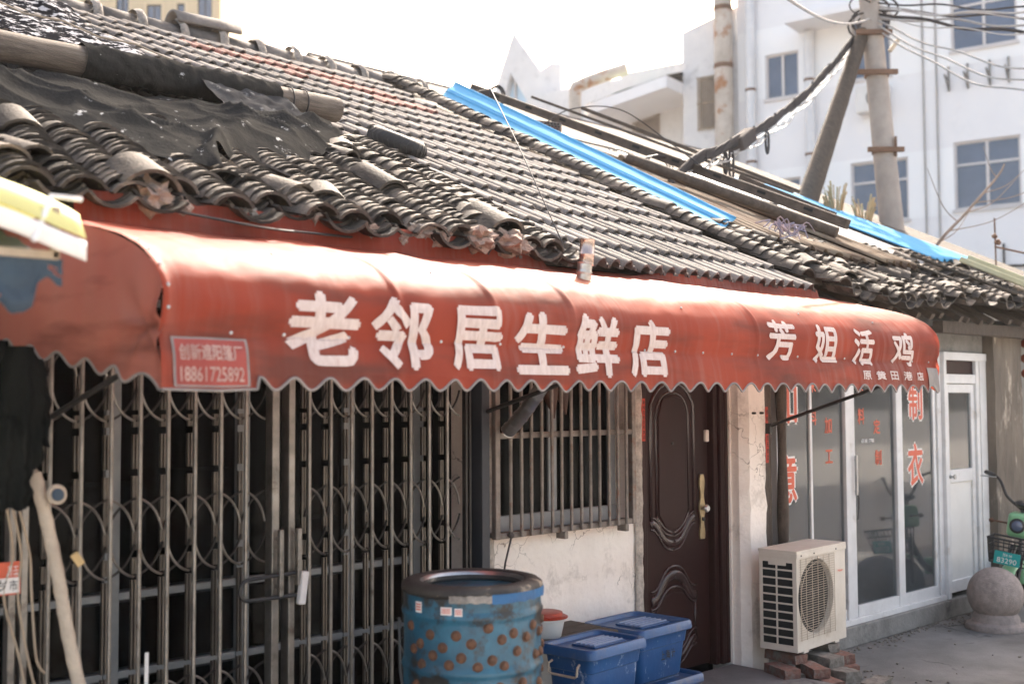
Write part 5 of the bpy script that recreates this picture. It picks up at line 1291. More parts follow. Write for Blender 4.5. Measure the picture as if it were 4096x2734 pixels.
for i, (a, b, r_) in enumerate((((8.75, 8.7, .30), (9.6, 6.0, .24), .018), ((9.0, 8.2, .36), (10.2, 6.3, .22), .022), ((9.3, 6.4, .22), (9.5, 5.5, .18), .035))):
    mb = MB(); mb.bar(n2(*a), n2(*b), r_*2, r_*1.5); tag(mb.build('roof_lath', m_wood_up, None, bevel=.003), ('thin lath standing out above the slotted beam', 'pale lath slanting over the far end of the roof', 'short plank end near the end of the slotted beam')[i], 'lath')
# brick with holes, scraps and wires
t = empty('perforated_brick', tuple(n2(8.28, 8.0, .07)), rot=(R(-20), R(8), R(-50)), label='brown perforated brick lying beside the upper blue strip', cat='brick')
mb = MB(); mb.obox(-.13, .13, -.062, .062, -.055, .055); mb.build('block', m_brick, t, bevel=.006, world=False)
mb = MB()
for r_ in range(3):
    for k in range(7): mb.lathe((-.1+k*.033+(r_ % 2)*.012, -.0628, -.03+r_*.03), [(.0105, 0), (.0105, -.003), (0, -.003)], 10, mat=Matrix.Rotation(R(-90), 3, 'X'))
mb.build('hole', m_dark, t, world=False)
for i, (x, y, w, n_) in enumerate(((7.95, 8.3, .34, .06), (8.15, 7.75, .40, .05), (8.35, 7.0, .3, .1), (9.1, 6.0, .3, .14), (9.0, 6.8, .35, .18), (7.75, 8.75, .3, .1))):
    mb = MB(); mb.grid(lambda s, u: n2(x+s*w*.7+.03*mn.noise(Vector((u*4, i, 1))), y+u*w-.2*s*w, n_+.05*mn.noise(Vector((s*4, u*4, i*3.)))+.02*mn.noise(Vector((s*12, u*12, i)))), 16, 16)
    tag(mb.build('plastic_scrap', m_scrap, None, smooth='all'), ('crumpled white plastic scrap at the top of the blue strip', 'largest white plastic scrap beside the perforated brick', 'white plastic scrap under the middle of the slotted beam', 'white plastic scrap at the lower end of the slotted beam', 'white plastic scrap behind the slotted beam', 'white plastic scrap nearest the ridge between strip and beam')[i], 'plastic scrap')
mb = MB()
mb.tube(smoothpath([n2(8.2, 8.0, .10), n2(8.3, 7.7, .36), n2(8.45, 7.2, .52), n2(8.6, 6.7, .36), n2(8.7, 6.3, .2)], 8), .006, 5)
mb.tube(smoothpath([n2(8.0, 8.3, .10), n2(8.2, 7.6, .08), n2(8.4, 7.0, .13), n2(8.6, 6.2, .09), n2(8.7, 5.6, .15)], 8), .008, 5)
for k in range(3):
    c = bm_(.07); mb.tube([c+Vector((.10*math.cos(a)+k*.02, .0, .11*math.sin(a)+.01*k)) for a in [2*math.pi*q/14 for q in range(14)]], .008, 5, closed=True)
mb.tube(smoothpath([bm_(.07)+Vector((0, 0, .1)), bm_(.07)+Vector((-.35, .1, -.02)), n2(7.7, 8.9, .08)], 8), .007, 5)
c = bm_(.58)+Vector((-.12, 0, -.06))
for k in range(3): mb.tube([c+Vector((.19*math.cos(a), .03*k, .10*math.sin(a)-.02)) for a in [2*math.pi*q/14 for q in range(14)]], .007, 5, closed=True)
tag(mb.build('binding_wire', m_wire, None, smooth=True), 'tangled black binding wire looped round the roof beam', 'wire')
mb = MB()
for k in range(16):
    p0 = npt(7.45+rnd.uniform(-.15, .15), 4.80+rnd.uniform(-.1, .1), .12); mb.tube(smoothpath([p0, p0+Vector((rnd.uniform(-.12, .12), rnd.uniform(-.12, .05), rnd.uniform(.02, .10))), p0+Vector((rnd.uniform(-.2, .2), rnd.uniform(-.2, .05), rnd.uniform(-.06, .06)))], 4), rnd.uniform(.003, .008), 5)
tag(mb.build('frayed_rope', M('faded_rope', (.36, .26, .26), (.2, .22, .32), 12, .9), None, smooth=True), 'frayed pink and blue rope end at the foot of the blue strip', 'rope')
# fine wire crossing the sky and sagging over the tiles to the eave
mb = MB(); mb.tube(smoothpath([Vector(p) for p in ((4.40, 4.17, 2.36), (4.42, 4.16, 2.45), (4.42, 4.25, 2.62), (4.52, 4.55, 3.0), (4.78, 5.1, 3.55), (5.3, 6.1, 4.45), (6.4, 8.2, 6.2), (8.5, 12.2, 9.3))], 8), .0035, 5)
tag(mb.build('sagging_wire', m_wire, None, smooth=True), 'single thin wire hanging from the sky over the grey tiles to the eave', 'wire')
mb = MB(); mb.tube(smoothpath([Vector(p) for p in ((1.9, 4.19, 2.43), (2.2, 4.08, 2.385), (2.5, 4.0, 2.35), (2.75, 4.05, 2.36), (3.1, 4.15, 2.38))], 8), .006, 5)
tag(mb.build('sagging_wire', m_wire, None, smooth=True), 'dark wire sagging under the eave on the upper red awning cloth', 'wire')

# ---------------------------------------------------------------- left foreground
t = empty('stall_canopy', (1.05, 3.2, GZ), label='blurred yellow stall canopy with white hem and ragged navy cloth at the left edge', cat='canopy')
def cov(s, u):
    x = .30+s*1.06; rise = .205*math.cos(min(1, max(0, (s-.25)/.75))*1.35)**.8-.05
    y = 3.10+u*.85
    return Vector((x, y, 2.185+rise+.03*u+.006*mn.noise(Vector((s*7, u*6, 2)))-.10*(1-min(1, u*9))**2*.9))
mb = MB(); mb.grid(cov, 40, 16); mb.build('cover', m_yellow, t, smooth='all', solid=.004)
mb = MB(); mb.grid(lambda s, u: cov(s, 0)+Vector((0, -.004, -.055*u-.01)), 40, 3); mb.build('white_hem', m_white_plastic, t, smooth='all', solid=.004)
mb = MB(); mb.tube([cov(1, .05)+Vector((.0, -.01, .05)), cov(.92, .05)+Vector((0, -.012, .02)), cov(.86, .0)+Vector((0, -.012, -.07))], .008, 6); mb.build('strap', m_white, t, smooth=True)
mb = MB(); mb.bar((1.29, 3.14, 2.19), (1.29, 3.14, 2.045), .022, .022); mb.bar((.25, 3.14, 2.055), (1.30, 3.14, 2.055), .022, .024); mb.bar((.3, 3.14, 2.18), (.3, 3.14, GZ), .04, .04); mb.bar((.3, 3.9, 2.2), (.3, 3.9, GZ), .04, .04); mb.bar((.3, 3.12, 2.15), (.3, 3.95, 2.2), .03, .03)
mb.build('frame', m_tan, t, bevel=.003)
def rag(s, u):
    x = .4+s*.91; zb = 1.90+.05*mn.noise(Vector((x*9, 1, 3)))+.03*mn.noise(Vector((x*25, 2, 3)))+(.06 if s > .92 else 0)
    return Vector((x, 3.135+.02*mn.noise(Vector((x*6, u*3, 5))), 2.045+(zb-2.045)*u))
mb = MB(); mb.grid(rag, 70, 12, keep=lambda s, u: not (u > .35 and mn.noise(Vector((s*16, u*4, 7))) > .32)); mb.build('ragged_cloth', m_navy, t, smooth='all')
mb = MB(); mb.grid(lambda s, u: Vector((.4+s*.86, 3.2+.25*u, 2.07+.09*u*(1+.4*mn.noise(Vector((s*5, u*3, 1)))))), 30, 6); mb.build('dark_lining', m_navy, t, smooth='all')
mb = MB(); mb.grid(lambda s, u: Vector((.9+s*.5-.02*u, 3.30+.12*u+.01*s, 2.30-.14*s+.075*u+.01*mn.noise(Vector((s*9, u*5, 1))))), 20, 6); mb.build('torn_cover_edge', m_scrap, t, smooth='all')
# dark cloth bundle, taped pole, stick, price card
t = empty('hanging_bundle', (1.48, 3.9, 1.5), label='dark bundle of coats and bags hanging at the left end of the gate', cat='bundle')
mb = MB()
for i, (x0, x1, zt, zb, yo) in enumerate(((1.30, 1.50, 1.86, 1.36, 0), (1.42, 1.575, 1.84, 1.44, -.03), (1.50, 1.62, 1.80, 1.50, .02), (1.36, 1.53, 1.60, 1.30, -.05))):
    def coat(s_, u, x0=x0, x1=x1, zt=zt, zb=zb, yo=yo, i=i):
        w = .6+.55*min(1, u*2.2)-.12*max(0, u-.7)+.16*mn.noise(Vector((u*5, i, 3)))
        x = (x0+x1)/2+(s_-.5)*(x1-x0)*w
        return Vector((x+.012*mn.noise(Vector((u*9, i, s_*2))), 3.95+yo-.05*math.sin(math.pi*s_)+.018*math.sin(s_*17+i+u*2)*u, zt+(zb-zt)*u+.035*mn.noise(Vector((s_*5, i*2., 8)))*u))
    mb.grid(coat, 36, 24)
mb.build('coats', m_bundle, t, smooth='all')
mb = MB(); mb.blob((1.46, 3.875, 1.49), .036, 2, .3, 3, (.8, .3, 1.3)); mb.build('grey_patch', M('grey_cloth', (.16, .155, .15), (.12, .12, .12), 6, .9), t, smooth='all')
mb = MB(); mb.obox(1.38, 1.42, 3.93, 3.96, 1.6, 1.86); mb.bar((1.41, 3.94, 1.84), (1.42, 4.42, 1.86), .02, .02); mb.build('hanging_rail', m_tan, t)
t = empty('taped_pole', (1.66, 4.02, GZ), label='thick pale pole wrapped in tape leaning against the left gate leaf', cat='pole')
P = smoothpath([Vector(p) for p in ((1.585, 4.02, 1.43), (1.60, 4.0, 1.36), (1.655, 3.98, 1.1), (1.69, 3.95, .85), (1.745, 3.9, .5), (1.82, 3.85, -.19))], 10)
mb = MB(); mb.tube(P, [.012 if i < 6 else .0215+.002*(i % 3 == 0) for i in range(len(P))], 12); mb.build('shaft', m_tape, t, smooth=True)
mb = MB(); mb.lathe((1.645, 3.96, 1.335), [(.034, 0), (.036, .006), (.030, .012), (0, .012)], 20, mat=Matrix.Rotation(R(80), 3, 'X')); mb.build('cap', m_tape, t, smooth=True)
mb = MB(); mb.lathe((1.645, 3.946, 1.335), [(.022, 0), (.02, .004), (0, .004)], 16, mat=Matrix.Rotation(R(80), 3, 'X')); mb.build('cap_centre', M('cap_blue', (.035, .06, .09), (.03, .05, .08), 5, .6), t, smooth=True)
mb = MB(); mb.bar((1.70, 3.94, 1.13), (1.725, 3.93, 1.09), .02, .028); mb.build('wedge', M('raw_wood', (.6, .42, .2), (.5, .34, .16), 9, .8), t, bevel=.003)
mb = MB(); mb.bar((2.085, 4.16, .70), (2.05, 4.10, -.19), .014, .016); tag(mb.build('white_stick', m_white_plastic, None, bevel=.002), 'thin white stick leaning low against the gate', 'stick')
mb = MB()
for k in range(3): mb.tube(smoothpath([Vector((1.60+k*.02, 4.3, 1.3)), Vector((1.63+k*.03, 4.3, 1.1)), Vector((1.60+.05*k, 4.3, .95)), Vector((1.66+.03*k, 4.3, .72)), Vector((1.72+.02*k, 4.32, .45+.1*k))], 6), .005, 5)
tag(mb.build('hanging_string', m_tan, None, smooth=True), 'loose tan cords hanging at the hinge side of the gate', 'cord')
t = empty('price_card', (1.61, 4.3, 1.03), label='small red and white card with handwritten characters at the left edge', cat='card')
mb = MB(); mb.obox(1.54, 1.66, 4.30, 4.303, .955, 1.075); mb.build('card', m_letter_red, t, bevel=.006)
mb = MB(); mb.obox(1.545, 1.655, 4.296, 4.299, .962, 1.018); mb.build('white_field', m_white, t, bevel=.004)
mb = MB(); flat_text(mb, '岁', (1.585, 4.294, .99), (1, 0, 0), (0, 0, 1), .045, .045); flat_text(mb, '市', (1.632, 4.294, .99), (1, 0, 0), (0, 0, 1), .028, .04); mb.build('lettering', m_ink, t)
mb = MB(); flat_text(mb, '王工', (1.63, 4.295, 1.05), (1, 0, 0), (0, 0, 1), .04, .018, .02); flat_text(mb, '打水', (1.63, 4.295, 1.03), (1, 0, 0), (0, 0, 1), .045, .014, .02); mb.build('lettering', m_white, t)

# ---------------------------------------------------------------- green electric bicycle at the right edge
def bike():
    t = empty('electric_bicycle', (9.79, 4.14, GZ), rot=(R(-9), 0, R(192)), label='mint green electric bicycle with black basket and teal plate parked by the column', cat='bicycle')
    def part(mb, name, m, par=t, **k): return mb.build(name, m, par, world=False, **k)
    for x in (.10, -1.02):
        mb = MB(); mb.lathe((x, 0, .215), [(.17, -.028), (.20, -.03), (.215, -.018), (.22, 0), (.215, .018), (.20, .03), (.17, .028)], 40, mat=Matrix.Rotation(R(90), 3, 'X'))
        w = part(mb, 'wheel', m_rubber, smooth=True)
        mb = MB(); mb.lathe((x, 0, .215), [(.03, -.04), (.05, -.02), (.165, -.012), (.172, -.02), (.172, .02), (.165, .012), (.05, .02), (.03, .04)], 32, mat=Matrix.Rotation(R(90), 3, 'X')); part(mb, 'hub', m_black_plastic, w, smooth=True)
    def fend(cx, a0, a1):
        return lambda s, u: (cx+(.245+.012*math.cos((u-.5)*3))*math.cos(R(a0+(a1-a0)*s)), (u-.5)*.11, .215+(.245+.012*math.cos((u-.5)*3))*math.sin(R(a0+(a1-a0)*s)))
    for cx, a0, a1 in ((.10, -10, 120), (-1.02, 40, 170)):
        mb = MB(); mb.grid(fend(cx, a0, a1), 16, 6); part(mb, 'fender', m_mint, smooth='all', solid=.006)
    mb = MB(); mb.tube([(.10, .06, .215), (.06, .06, .5), (.0, .03, .62), (-.05, 0, .92)], .016, 8); mb.tube([(.10, -.06, .215), (.06, -.06, .5), (.0, -.03, .62)], .016, 8)
    mb.tube(smoothpath([Vector(p) for p in ((-.01, 0, .60), (-.18, 0, .34), (-.5, 0, .28), (-.8, 0, .36), (-1.02, 0, .215))]), .03, 10); mb.tube([(-.62, 0, .3), (-.72, 0, .70)], .02, 8)
    part(mb, 'frame', m_black_plastic, smooth=True)
    mb = MB(); mb.tube(smoothpath([Vector(p) for p in ((-.05, .0, .92), (-.02, .04, .95), (-.0, .13, 1.02), (-.03, .2, 1.13), (-.10, .27, 1.165), (-.2, .35, 1.17))]), .0125, 8); mb.tube(smoothpath([Vector(p) for p in ((-.05, -.0, .92), (-.02, -.04, .95), (-.0, -.13, 1.02), (-.03, -.2, 1.13), (-.10, -.27, 1.165), (-.2, -.35, 1.17))]), .0125, 8)
    part(mb, 'handlebar', m_gate_dark, smooth=True)
    for sg in (1, -1):
        mb = MB(); mb.tube([(-.10, sg*.27, 1.165), (-.21, sg*.36, 1.17)], .019, 10); part(mb, 'grip', m_black_plastic, smooth=True)
        mb = MB(); mb.tube([(-.02, sg*.24, 1.16), (-.10, sg*.38, 1.14)], .006, 6); part(mb, 'brake_lever', m_steel, smooth=True)
        mb = MB(); mb.tube([(.04, sg*.09, .80), (.04, sg*.2, .80)], .008, 6); mb.blob((.05, sg*.215, .80), .024, 2, 0, 1, (1, .9, .9)); part(mb, 'indicator', m_finger, smooth=True)
    mb = MB(); mb.obox(-.10, .10, -.085, .085, .70, .90); lamp = part(mb, 'lamp_shell', m_mint, bevel=.035, seg=4)
    mb = MB(); mb.lathe((.10, 0, .80), [(.062, 0), (.062, .012), (.052, .016)], 28, mat=Matrix.Rotation(R(90), 3, 'Y')); part(mb, 'lamp_ring', m_black_plastic, lamp, smooth=True)
    mb = MB(); mb.lathe((.112, 0, .80), [(.05, 0), (.035, .008), (0, .012)], 24, mat=Matrix.Rotation(R(90), 3, 'Y')); part(mb, 'lens', m_bglass, lamp, smooth=True)
    mb = MB(); mb.blob((-.05, 0, .97), .07, 2, 0, 1, (1.4, 1, .5)); part(mb, 'display', m_black_plastic, smooth=True)
    mb = MB()
    X0, X1, Y0, Z0, Z1 = .12, .36, .17, .50, .70
    for z, k in ((Z0, .82), (Z0+.07, .88), (Z0+.14, .94), (Z1, 1)):
        mb.tube([(X0, -Y0*k, z), (X0+(X1-X0)*k, -Y0*k, z), (X0+(X1-X0)*k, Y0*k, z), (X0, Y0*k, z)], .006 if z < Z1 else .009, 6, closed=True)
    for k in range(9):
        y = -1+k*.25; mb.tube([(X0+(X1-X0)*.82, Y0*y*.82, Z0), (X1, Y0*y, Z1)], .005, 5)
    for k in range(6):
        for sg in (1, -1): mb.tube([(X0+(X1-X0)*k/6*.82, sg*Y0*.82, Z0), (X0+(X1-X0)*k/6, sg*Y0, Z1)], .005, 5)
    for k in range(7): mb.tube([(X0, -Y0*.82+k*Y0*.27, Z0), (X0+(X1-X0)*.82, -Y0*.82+k*Y0*.27, Z0)], .004, 5)
    mb.tube([(.02, 0, .62), (.14, 0, .56)], .014, 6)
    part(mb, 'basket', m_black_plastic, smooth=True)
    mb = MB(); mb.obox(.355, .360, -.10, .10, .50, .605); pl = part(mb, 'number_plate', m_teal, bevel=.002)
    mb = MB(); flat_text(mb, '苏B 58', (.3625, 0, .58), (0, 1, 0), (0, 0, 1), .07, .026); flat_text(mb, '83290', (.3625, 0, .535), (0, 1, 0), (0, 0, 1), .15, .042); part(mb, 'lettering', m_white, pl)
    mb = MB(); mb.blob((-.70, 0, .78), .13, 3, 0, 1, (1.2, .75, .45)); part(mb, 'seat', m_black_plastic, smooth=True)
    mb = MB(); mb.obox(-.62, -.22, -.075, .075, .27, .42); part(mb, 'battery_cover', m_mint, bevel=.03, seg=3)
    mb = MB(); mb.tube([(-.45, .06, .28), (-.40, .22, .02)], .01, 6); part(mb, 'kickstand', m_gate_dark, smooth=True)
bike()
# hanging ornament and the things past the corner column
t = empty('hanging_ornament', (10.95, 4.36, 1.5), label='string of three red beads with a tassel hanging at the corner column', cat='ornament')
mb = MB()
for z in (2.16, 2.02, 1.88): mb.lathe((10.93, 4.37, z), [(.05*math.sin(math.pi*i/12), -.045*math.cos(math.pi*i/12)) for i in range(13)], 16)
mb.build('beads', M('dull_red_bead', (.30, .07, .035), (.22, .05, .03), 9, .6), t, smooth=True)
mb = MB(); mb.tube([(10.93, 4.37, 2.34), (10.93, 4.37, 1.74)], .005, 5); mb.tube([(10.93, 4.37, 1.76), (10.94, 4.37, 1.5)], [.02, .035], 10); mb.build('tassel', m_finger, t, smooth=True)
mb = MB(); mb.tube([(12.9, 5.1, GZ), (12.7, 5.08, 2.3)], .075, 12); tag(mb.build('street_post', M('blue_grey_post', (.17, .21, .27), (.13, .16, .2), 3, .6), None, smooth=True), 'blue grey post standing beyond the corner column', 'post')
mb = MB(); mb.blob((12.74, 5.0, 1.58), .085, 2, .4, 3); mb.blob((12.76, 5.0, 1.35), .07, 2, .4, 3); tag(mb.build('tied_bag', M('yellow_bag', (.5, .38, .05), (.1, .1, .09), 7, .6), None, smooth='all'), 'yellow and black bag tied to the post past the column', 'bag')
t = empty('banner', (13.2, 5.5, 1.9), label='red banner with yellow marks on the wall at the right edge', cat='banner')
mb = MB(); mb.obox(13.3, 15.4, 5.9, 5.93, 1.72, 2.3); mb.build('cloth', m_paper_red, t)
mb = MB()
for i, c in enumerate('福禄寿喜'): flat_text(mb, c, (13.55+i*.5, 5.893, 2.02), (1, 0, 0), (0, 0, 1), .4, .4, .02)
mb.build('lettering', M('banner_yellow', (.75, .5, .06), (.7, .45, .05), 5, .7), t)
t = empty('far_shed', (15.5, 6.5, GZ), label='pale far shed wall past the corner column at the right edge', cat='shed')
mb = MB(); mb.obox(13.2, 24, 5.95, 8, GZ, 2.9); mb.build('wall', m_white, t); mb = MB(); mb.obox(13.0, 24.2, 5.7, 8.2, 2.9, 3.0); mb.build('roof', m_grey_plaster, t)
def car():
    t = empty('parked_car', (16.5, 4.6, GZ), rotz=R(183), label='silver car parked far along the street past the column', cat='car')
    prof = [(-2.1, .35), (-2.1, .8), (-1.5, .92), (-.9, 1.38), (.5, 1.40), (1.15, .95), (2.0, .85), (2.15, .6), (2.15, .35)]
    mb = MB(); mb.prism(prof, (0, -.8, 0), (1, 0, 0), (0, 0, 1), (0, 1.6, 0)); mb.build('body', M('silver_paint', (.55, .57, .6), (.5, .52, .55), 2, .25, metal=.5), t, bevel=.12, seg=3, world=False)
    mb = MB(); mb.prism([(-1.35, .95), (-.88, 1.31), (.42, 1.33), (.95, .97)], (0, -.815, 0), (1, 0, 0), (0, 0, 1), (0, 1.63, 0)); mb.build('window', m_bglass, t, bevel=.03, world=False)
    for x in (-1.35, 1.35):
        for y in (-.74, .74):
            mb = MB(); mb.lathe((x, y, .31), [(.12, -.1), (.3, -.1), (.31, 0), (.3, .1), (.12, .1)], 28, mat=Matrix.Rotation(R(90), 3, 'X')); w = mb.build('wheel', m_rubber, t, smooth=True, world=False)
            mb = MB(); mb.lathe((x, y, .31), [(0, -.08), (.19, -.105), (.19, .105), (0, .08)], 20, mat=Matrix.Rotation(R(90), 3, 'X')); mb.build('rim', m_steel, w, smooth=True, world=False)
    for y in (-.55, .55):
        mb = MB(); mb.obox(2.02, 2.14, y-.16, y+.16, .62, .76); mb.build('headlight', m_glass, t, bevel=.03, world=False)
car()
# ---------------------------------------------------------------- white building behind
BX, BY = 25.67, 11.02
BROT = math.atan2(-.983, .184)   # local x runs to the right along its facade, local y into the building
white = empty('white_building', (BX, BY, GZ), rotz=BROT, label='tall white rendered building with paired windows behind the utility pole', cat='building')
Zo = -GZ
def part(mb, name, m, par, **k): return mb.build(name, m, par, world=False, **k)
WIN = [(-.72, .72, 5.96, 7.52), (-.72, .72, 9.64, 11.2), (-3.12, -1.75, 5.86, 7.33), (-3.05, -2.1, 9.35, 11.0), (-5.26, -4.38, 9.22, 10.36), (-5.26, -4.38, 5.7, 7.17), (-.72, .72, 2.3, 3.8), (-3.12, -1.75, 2.3, 3.7), (3.2, 4.6, 5.96, 7.52), (3.2, 4.6, 9.64, 11.2)]
WIN = [(a, b, c+Zo, d+Zo) for a, b, c, d in WIN]
mb = MB(); wall_holes(mb, -6.02, 8.0, 0, 14.5+Zo, 0, WIN, depth=.14); mb.obox(-6.02, 8, .3, 9, 0, 14.4); part(mb, 'wall', m_bwall, white)
for c, d, xs_ in ((5.86+Zo, 7.42+Zo, (-5.3, 8)), (9.28+Zo, 11.05+Zo, (-6.0, 8))):
    mb = MB(); wall_holes(mb, xs_[0], xs_[1], c, d, -.005, [(a, b, max(c, e), min(d, f)) for a, b, e, f in WIN if e < d and f > c], depth=.004); part(mb, 'painted_band', m_bband, white)
for a, b, c, d in WIN:
    mb = MB(); f = .055
    for u, v in ((a, a+f), (b-f, b), ((a+b)/2-f*.6, (a+b)/2+f*.6)): mb.obox(u, v, .06, .13, c, d)
    for u, v in ((c, c+f), (d-f, d)): mb.obox(a, b, .063, .127, u, v)
    if d-c > 1.3: mb.obox(a, b, .063, .127, c+(d-c)*.66-f*.5, c+(d-c)*.66+f*.5)
    mb.obox(a-.04, b+.04, -.05, .06, c-.07, c)
    w = part(mb, 'window_frame', m_bframe, white)
    mb = MB(); mb.obox(a, b, .09, .10, c, d); part(mb, 'pane', m_bglass, w)
for x0, x1 in ((-5.75, -5.45), (-4.20, -3.90)):
    mb = MB(); xc = (x0+x1)/2; mb.tube([(xc, -.16, 0), (xc, -.16, 14.4 if x0 < -5 else 10.9)], .125, 14); p = part(mb, 'drainpipe', m_pvc, white, smooth=True)
    for z in (2.5, 5.2, 7.85, 9.7, 12.2):
        mb = MB(); mb.lathe((xc, -.16, z), [(.135, -.03), (.14, 0), (.135, .03)], 16); mb.obox(xc-.02, xc+.02, -.16, .0, z-.02, z+.02); part(mb, 'pipe_bracket', m_rust, p)
mb = MB(); mb.obox(-4.35, -2.0, -1.0, .02, 10.95, 11.12); part(mb, 'canopy_slab', m_bwall, white)
for x in (-.78, -.36, .12, .52):
    mb = MB(); mb.bar((x, -.03, 8.72+Zo), (x, -.03, 9.3+Zo), .035, .05); mb.bar((x, -.02, 8.98+Zo), (x, -.40, 9.02+Zo), .03, .04); mb.bar((x, -.03, 8.74+Zo), (x, -.36, 9.0+Zo), .025, .03); part(mb, 'wall_bracket', m_gate, white)
mb = MB(); mb.obox(-2.85, -2.1, -.36, -.04, 8.45+Zo, 9.1+Zo); acu = part(mb, 'balcony_cooler', m_white_plastic, white, bevel=.03)
mb = MB(); mb.lathe((-2.36, -.372, 8.78+Zo), [(.24, 0), (.22, .01), (0, .01)], 24, mat=Matrix.Rotation(R(90), 3, 'X')); part(mb, 'cooler_fan', m_gate, acu)
for x in (-1.35, -1.05):
    mb = MB(); mb.tube([(x, -.04, 3.0), (x, -.04, 14.4)], .022, 6); part(mb, 'wall_cable', m_cable_w, white, smooth=True)
mb = MB(); mb.bar((.3, -.05, 4.6+Zo), (1.4, -.05, 4.55+Zo), .04, .05); mb.bar((.32, -.05, 4.4+Zo), (.32, -.05, 5.1+Zo), .04, .04); part(mb, 'service_bracket', m_gate_dark, white)
# rusted flue on the seam with the tiled block
mb = MB(); mb.tube([(0, 0, 0), (0, 0, 13.4)], .235, 18)
fo = empty('rusted_flue', (BX+.184*-6.28-.983*.28, BY-.983*-6.28-.184*.28, GZ), rotz=BROT, label='wide rust streaked flue pipe on the seam of the white building', cat='flue pipe')
part(mb, 'pipe', m_rustpipe, fo, smooth=True)
for z in (3.0, 5.6, 8.2, 10.4, 11.9, 12.6):
    mb = MB(); mb.lathe((0, 0, z), [(.245, -.06), (.252, 0), (.245, .06)], 20); part(mb, 'pipe_band', m_rust, fo)
m_pale_pane = M('curtained_pane', (.42, .40, .41), (.34, .32, .34), 3, .5)
# grey tiled block
tb = empty('tiled_building', (BX, BY, GZ), rotz=BROT, label='grey tile faced block with barred windows left of the white building', cat='building')
hb = [(-7.12, -6.56, 8.76+Zo, 10.05+Zo)]
mb = MB(); wall_holes(mb, -7.6, -6.03, 0, 11.3+Zo, .03, hb, depth=.2); mb.prism([(-7.6, 11.3+Zo), (-6.03, 11.3+Zo), (-6.03, 11.8+Zo), (-7.6, 11.4+Zo)], (0, .03, 0), (1, 0, 0), (0, 0, 1), (0, .01, 0)); mb.obox(-7.6, -6.03, .3, 8, 0, 11.3+Zo); part(mb, 'wall', m_btile, tb)
mb = MB(); wall_holes(mb, -10.0, -7.6, 0, 10.9+Zo, .9, [(-9.55, -8.78, 8.9+Zo, 10.2+Zo)], depth=.2); mb.obox(-10.0, -7.6, 1.2, 8, 0, 10.8+Zo); part(mb, 'side_wall', m_btile, tb)
for a, b, y, c, d in ((-7.12, -6.56, .03, 8.76+Zo, 10.05+Zo), (-9.55, -8.78, .9, 8.9+Zo, 10.2+Zo)):
    mb = MB(); mb.obox(a, b, y+.14, y+.16, c, d); wf2 = part(mb, 'window', m_pale_pane, tb)
    for k in range(11):
        x = a-.02+(b-a+.04)*k/10; mb = MB(); mb.obox(x-.012, x+.012, y-.06, y-.03, c-.05, d+.05); part(mb, 'bar', m_tan, wf2)
    mb = MB()
    for z in (c-.04, (c+d)/2, d+.04): mb.obox(a-.05, b+.05, y-.065, y-.035, z-.015, z+.015)
    part(mb, 'bar_rail', m_tan, wf2)
mb = MB(); mb.prism([(-10.1, 9.35+Zo), (-7.6, 9.75+Zo), (-7.6, 10.05+Zo), (-10.1, 9.65+Zo)], (0, -.9, 0), (1, 0, 0), (0, 0, 1), (0, 2, 0)); part(mb, 'eave_slab', m_bwall, tb)
mb = MB(); mb.add([(-10.1, -.85, 9.68+Zo), (-7.6, -.85, 10.08+Zo), (-7.6, 3, 11.3+Zo), (-10.1, 3, 10.9+Zo)], [(0, 1, 2, 3)]); part(mb, 'roof', m_grey_plaster, tb)
mb = MB(); mb.add([(-9.3, -.86, 9.83+Zo), (-8.75, -.86, 9.92+Zo), (-8.75, 3, 11.14+Zo), (-9.3, 3, 11.05+Zo)], [(0, 1, 2, 3)]); part(mb, 'roof_patch', M('pale_green_sheet', (.42, .56, .47), (.36, .5, .42), 2, .6), tb)
# exhaust ducts beside it
ed_ = empty('exhaust_duct', (BX, BY, GZ), rotz=BROT, label='rust stained bent exhaust duct along the low tiled roof', cat='duct')
mb = MB(); mb.tube(smoothpath([Vector(p) for p in ((-10.2, -1.2, 6.0), (-10.2, -1.2, 9.0), (-10.2, -1.2, 10.15), (-10.1, -1.1, 10.35), (-9.7, -.7, 10.6), (-9.2, -.2, 10.85))], 8), .17, 14); part(mb, 'bent_pipe', m_rustpipe, ed_, smooth=True)
mb = MB(); mb.tube([(-10.1, -1.4, 8.95), (-9.6, -1.5, 8.8), (-9.0, -1.5, 8.75)], .2, 14, caps=False); part(mb, 'low_pipe', m_rustpipe, ed_, smooth=True)
# gabled building with triangular window
gb = empty('gabled_building', (BX, BY, GZ), rotz=BROT, label='pale building with pointed gable and tall triangular window far behind', cat='building')
gy = 4.0
mb = MB()
outl = [(-17.1, 4), (-10.2, 4), (-10.2, 11.3+Zo), (-14.0, 11.3+Zo), (-14.0, 12.65+Zo), (-14.35, 12.75+Zo), (-14.8, 12.55+Zo), (-15.9, 14.05+Zo), (-17.1, 11.2+Zo)]
hole = [(-16.25, 11.3), (-15.45, 11.3), (-15.85, 13.0)]
mb.prism([(-18.65, 7.5+Zo), (-17.84, 7.5+Zo), (-16.03, 12.68+Zo), (-15.9, 14.05+Zo), (-17.1, 11.2+Zo)], (0, gy, 0), (1, 0, 0), (0, 0, 1), (0, .5, 0))
mb.prism([(-16.028, 12.68+Zo), (-14.0, 9.5+Zo), (-14.0, 12.65+Zo), (-14.35, 12.75+Zo), (-14.8, 12.55+Zo), (-15.898, 14.05+Zo)], (0, gy, 0), (1, 0, 0), (0, 0, 1), (0, .5, 0))
mb.obox(-18.7, -10.2, gy+.02, gy+6, 0, 7.4+Zo); mb.obox(-14.9, -10.2, gy-.7, gy-.02, 0, 11.55+Zo)
part(mb, 'wall', m_btile, gb)
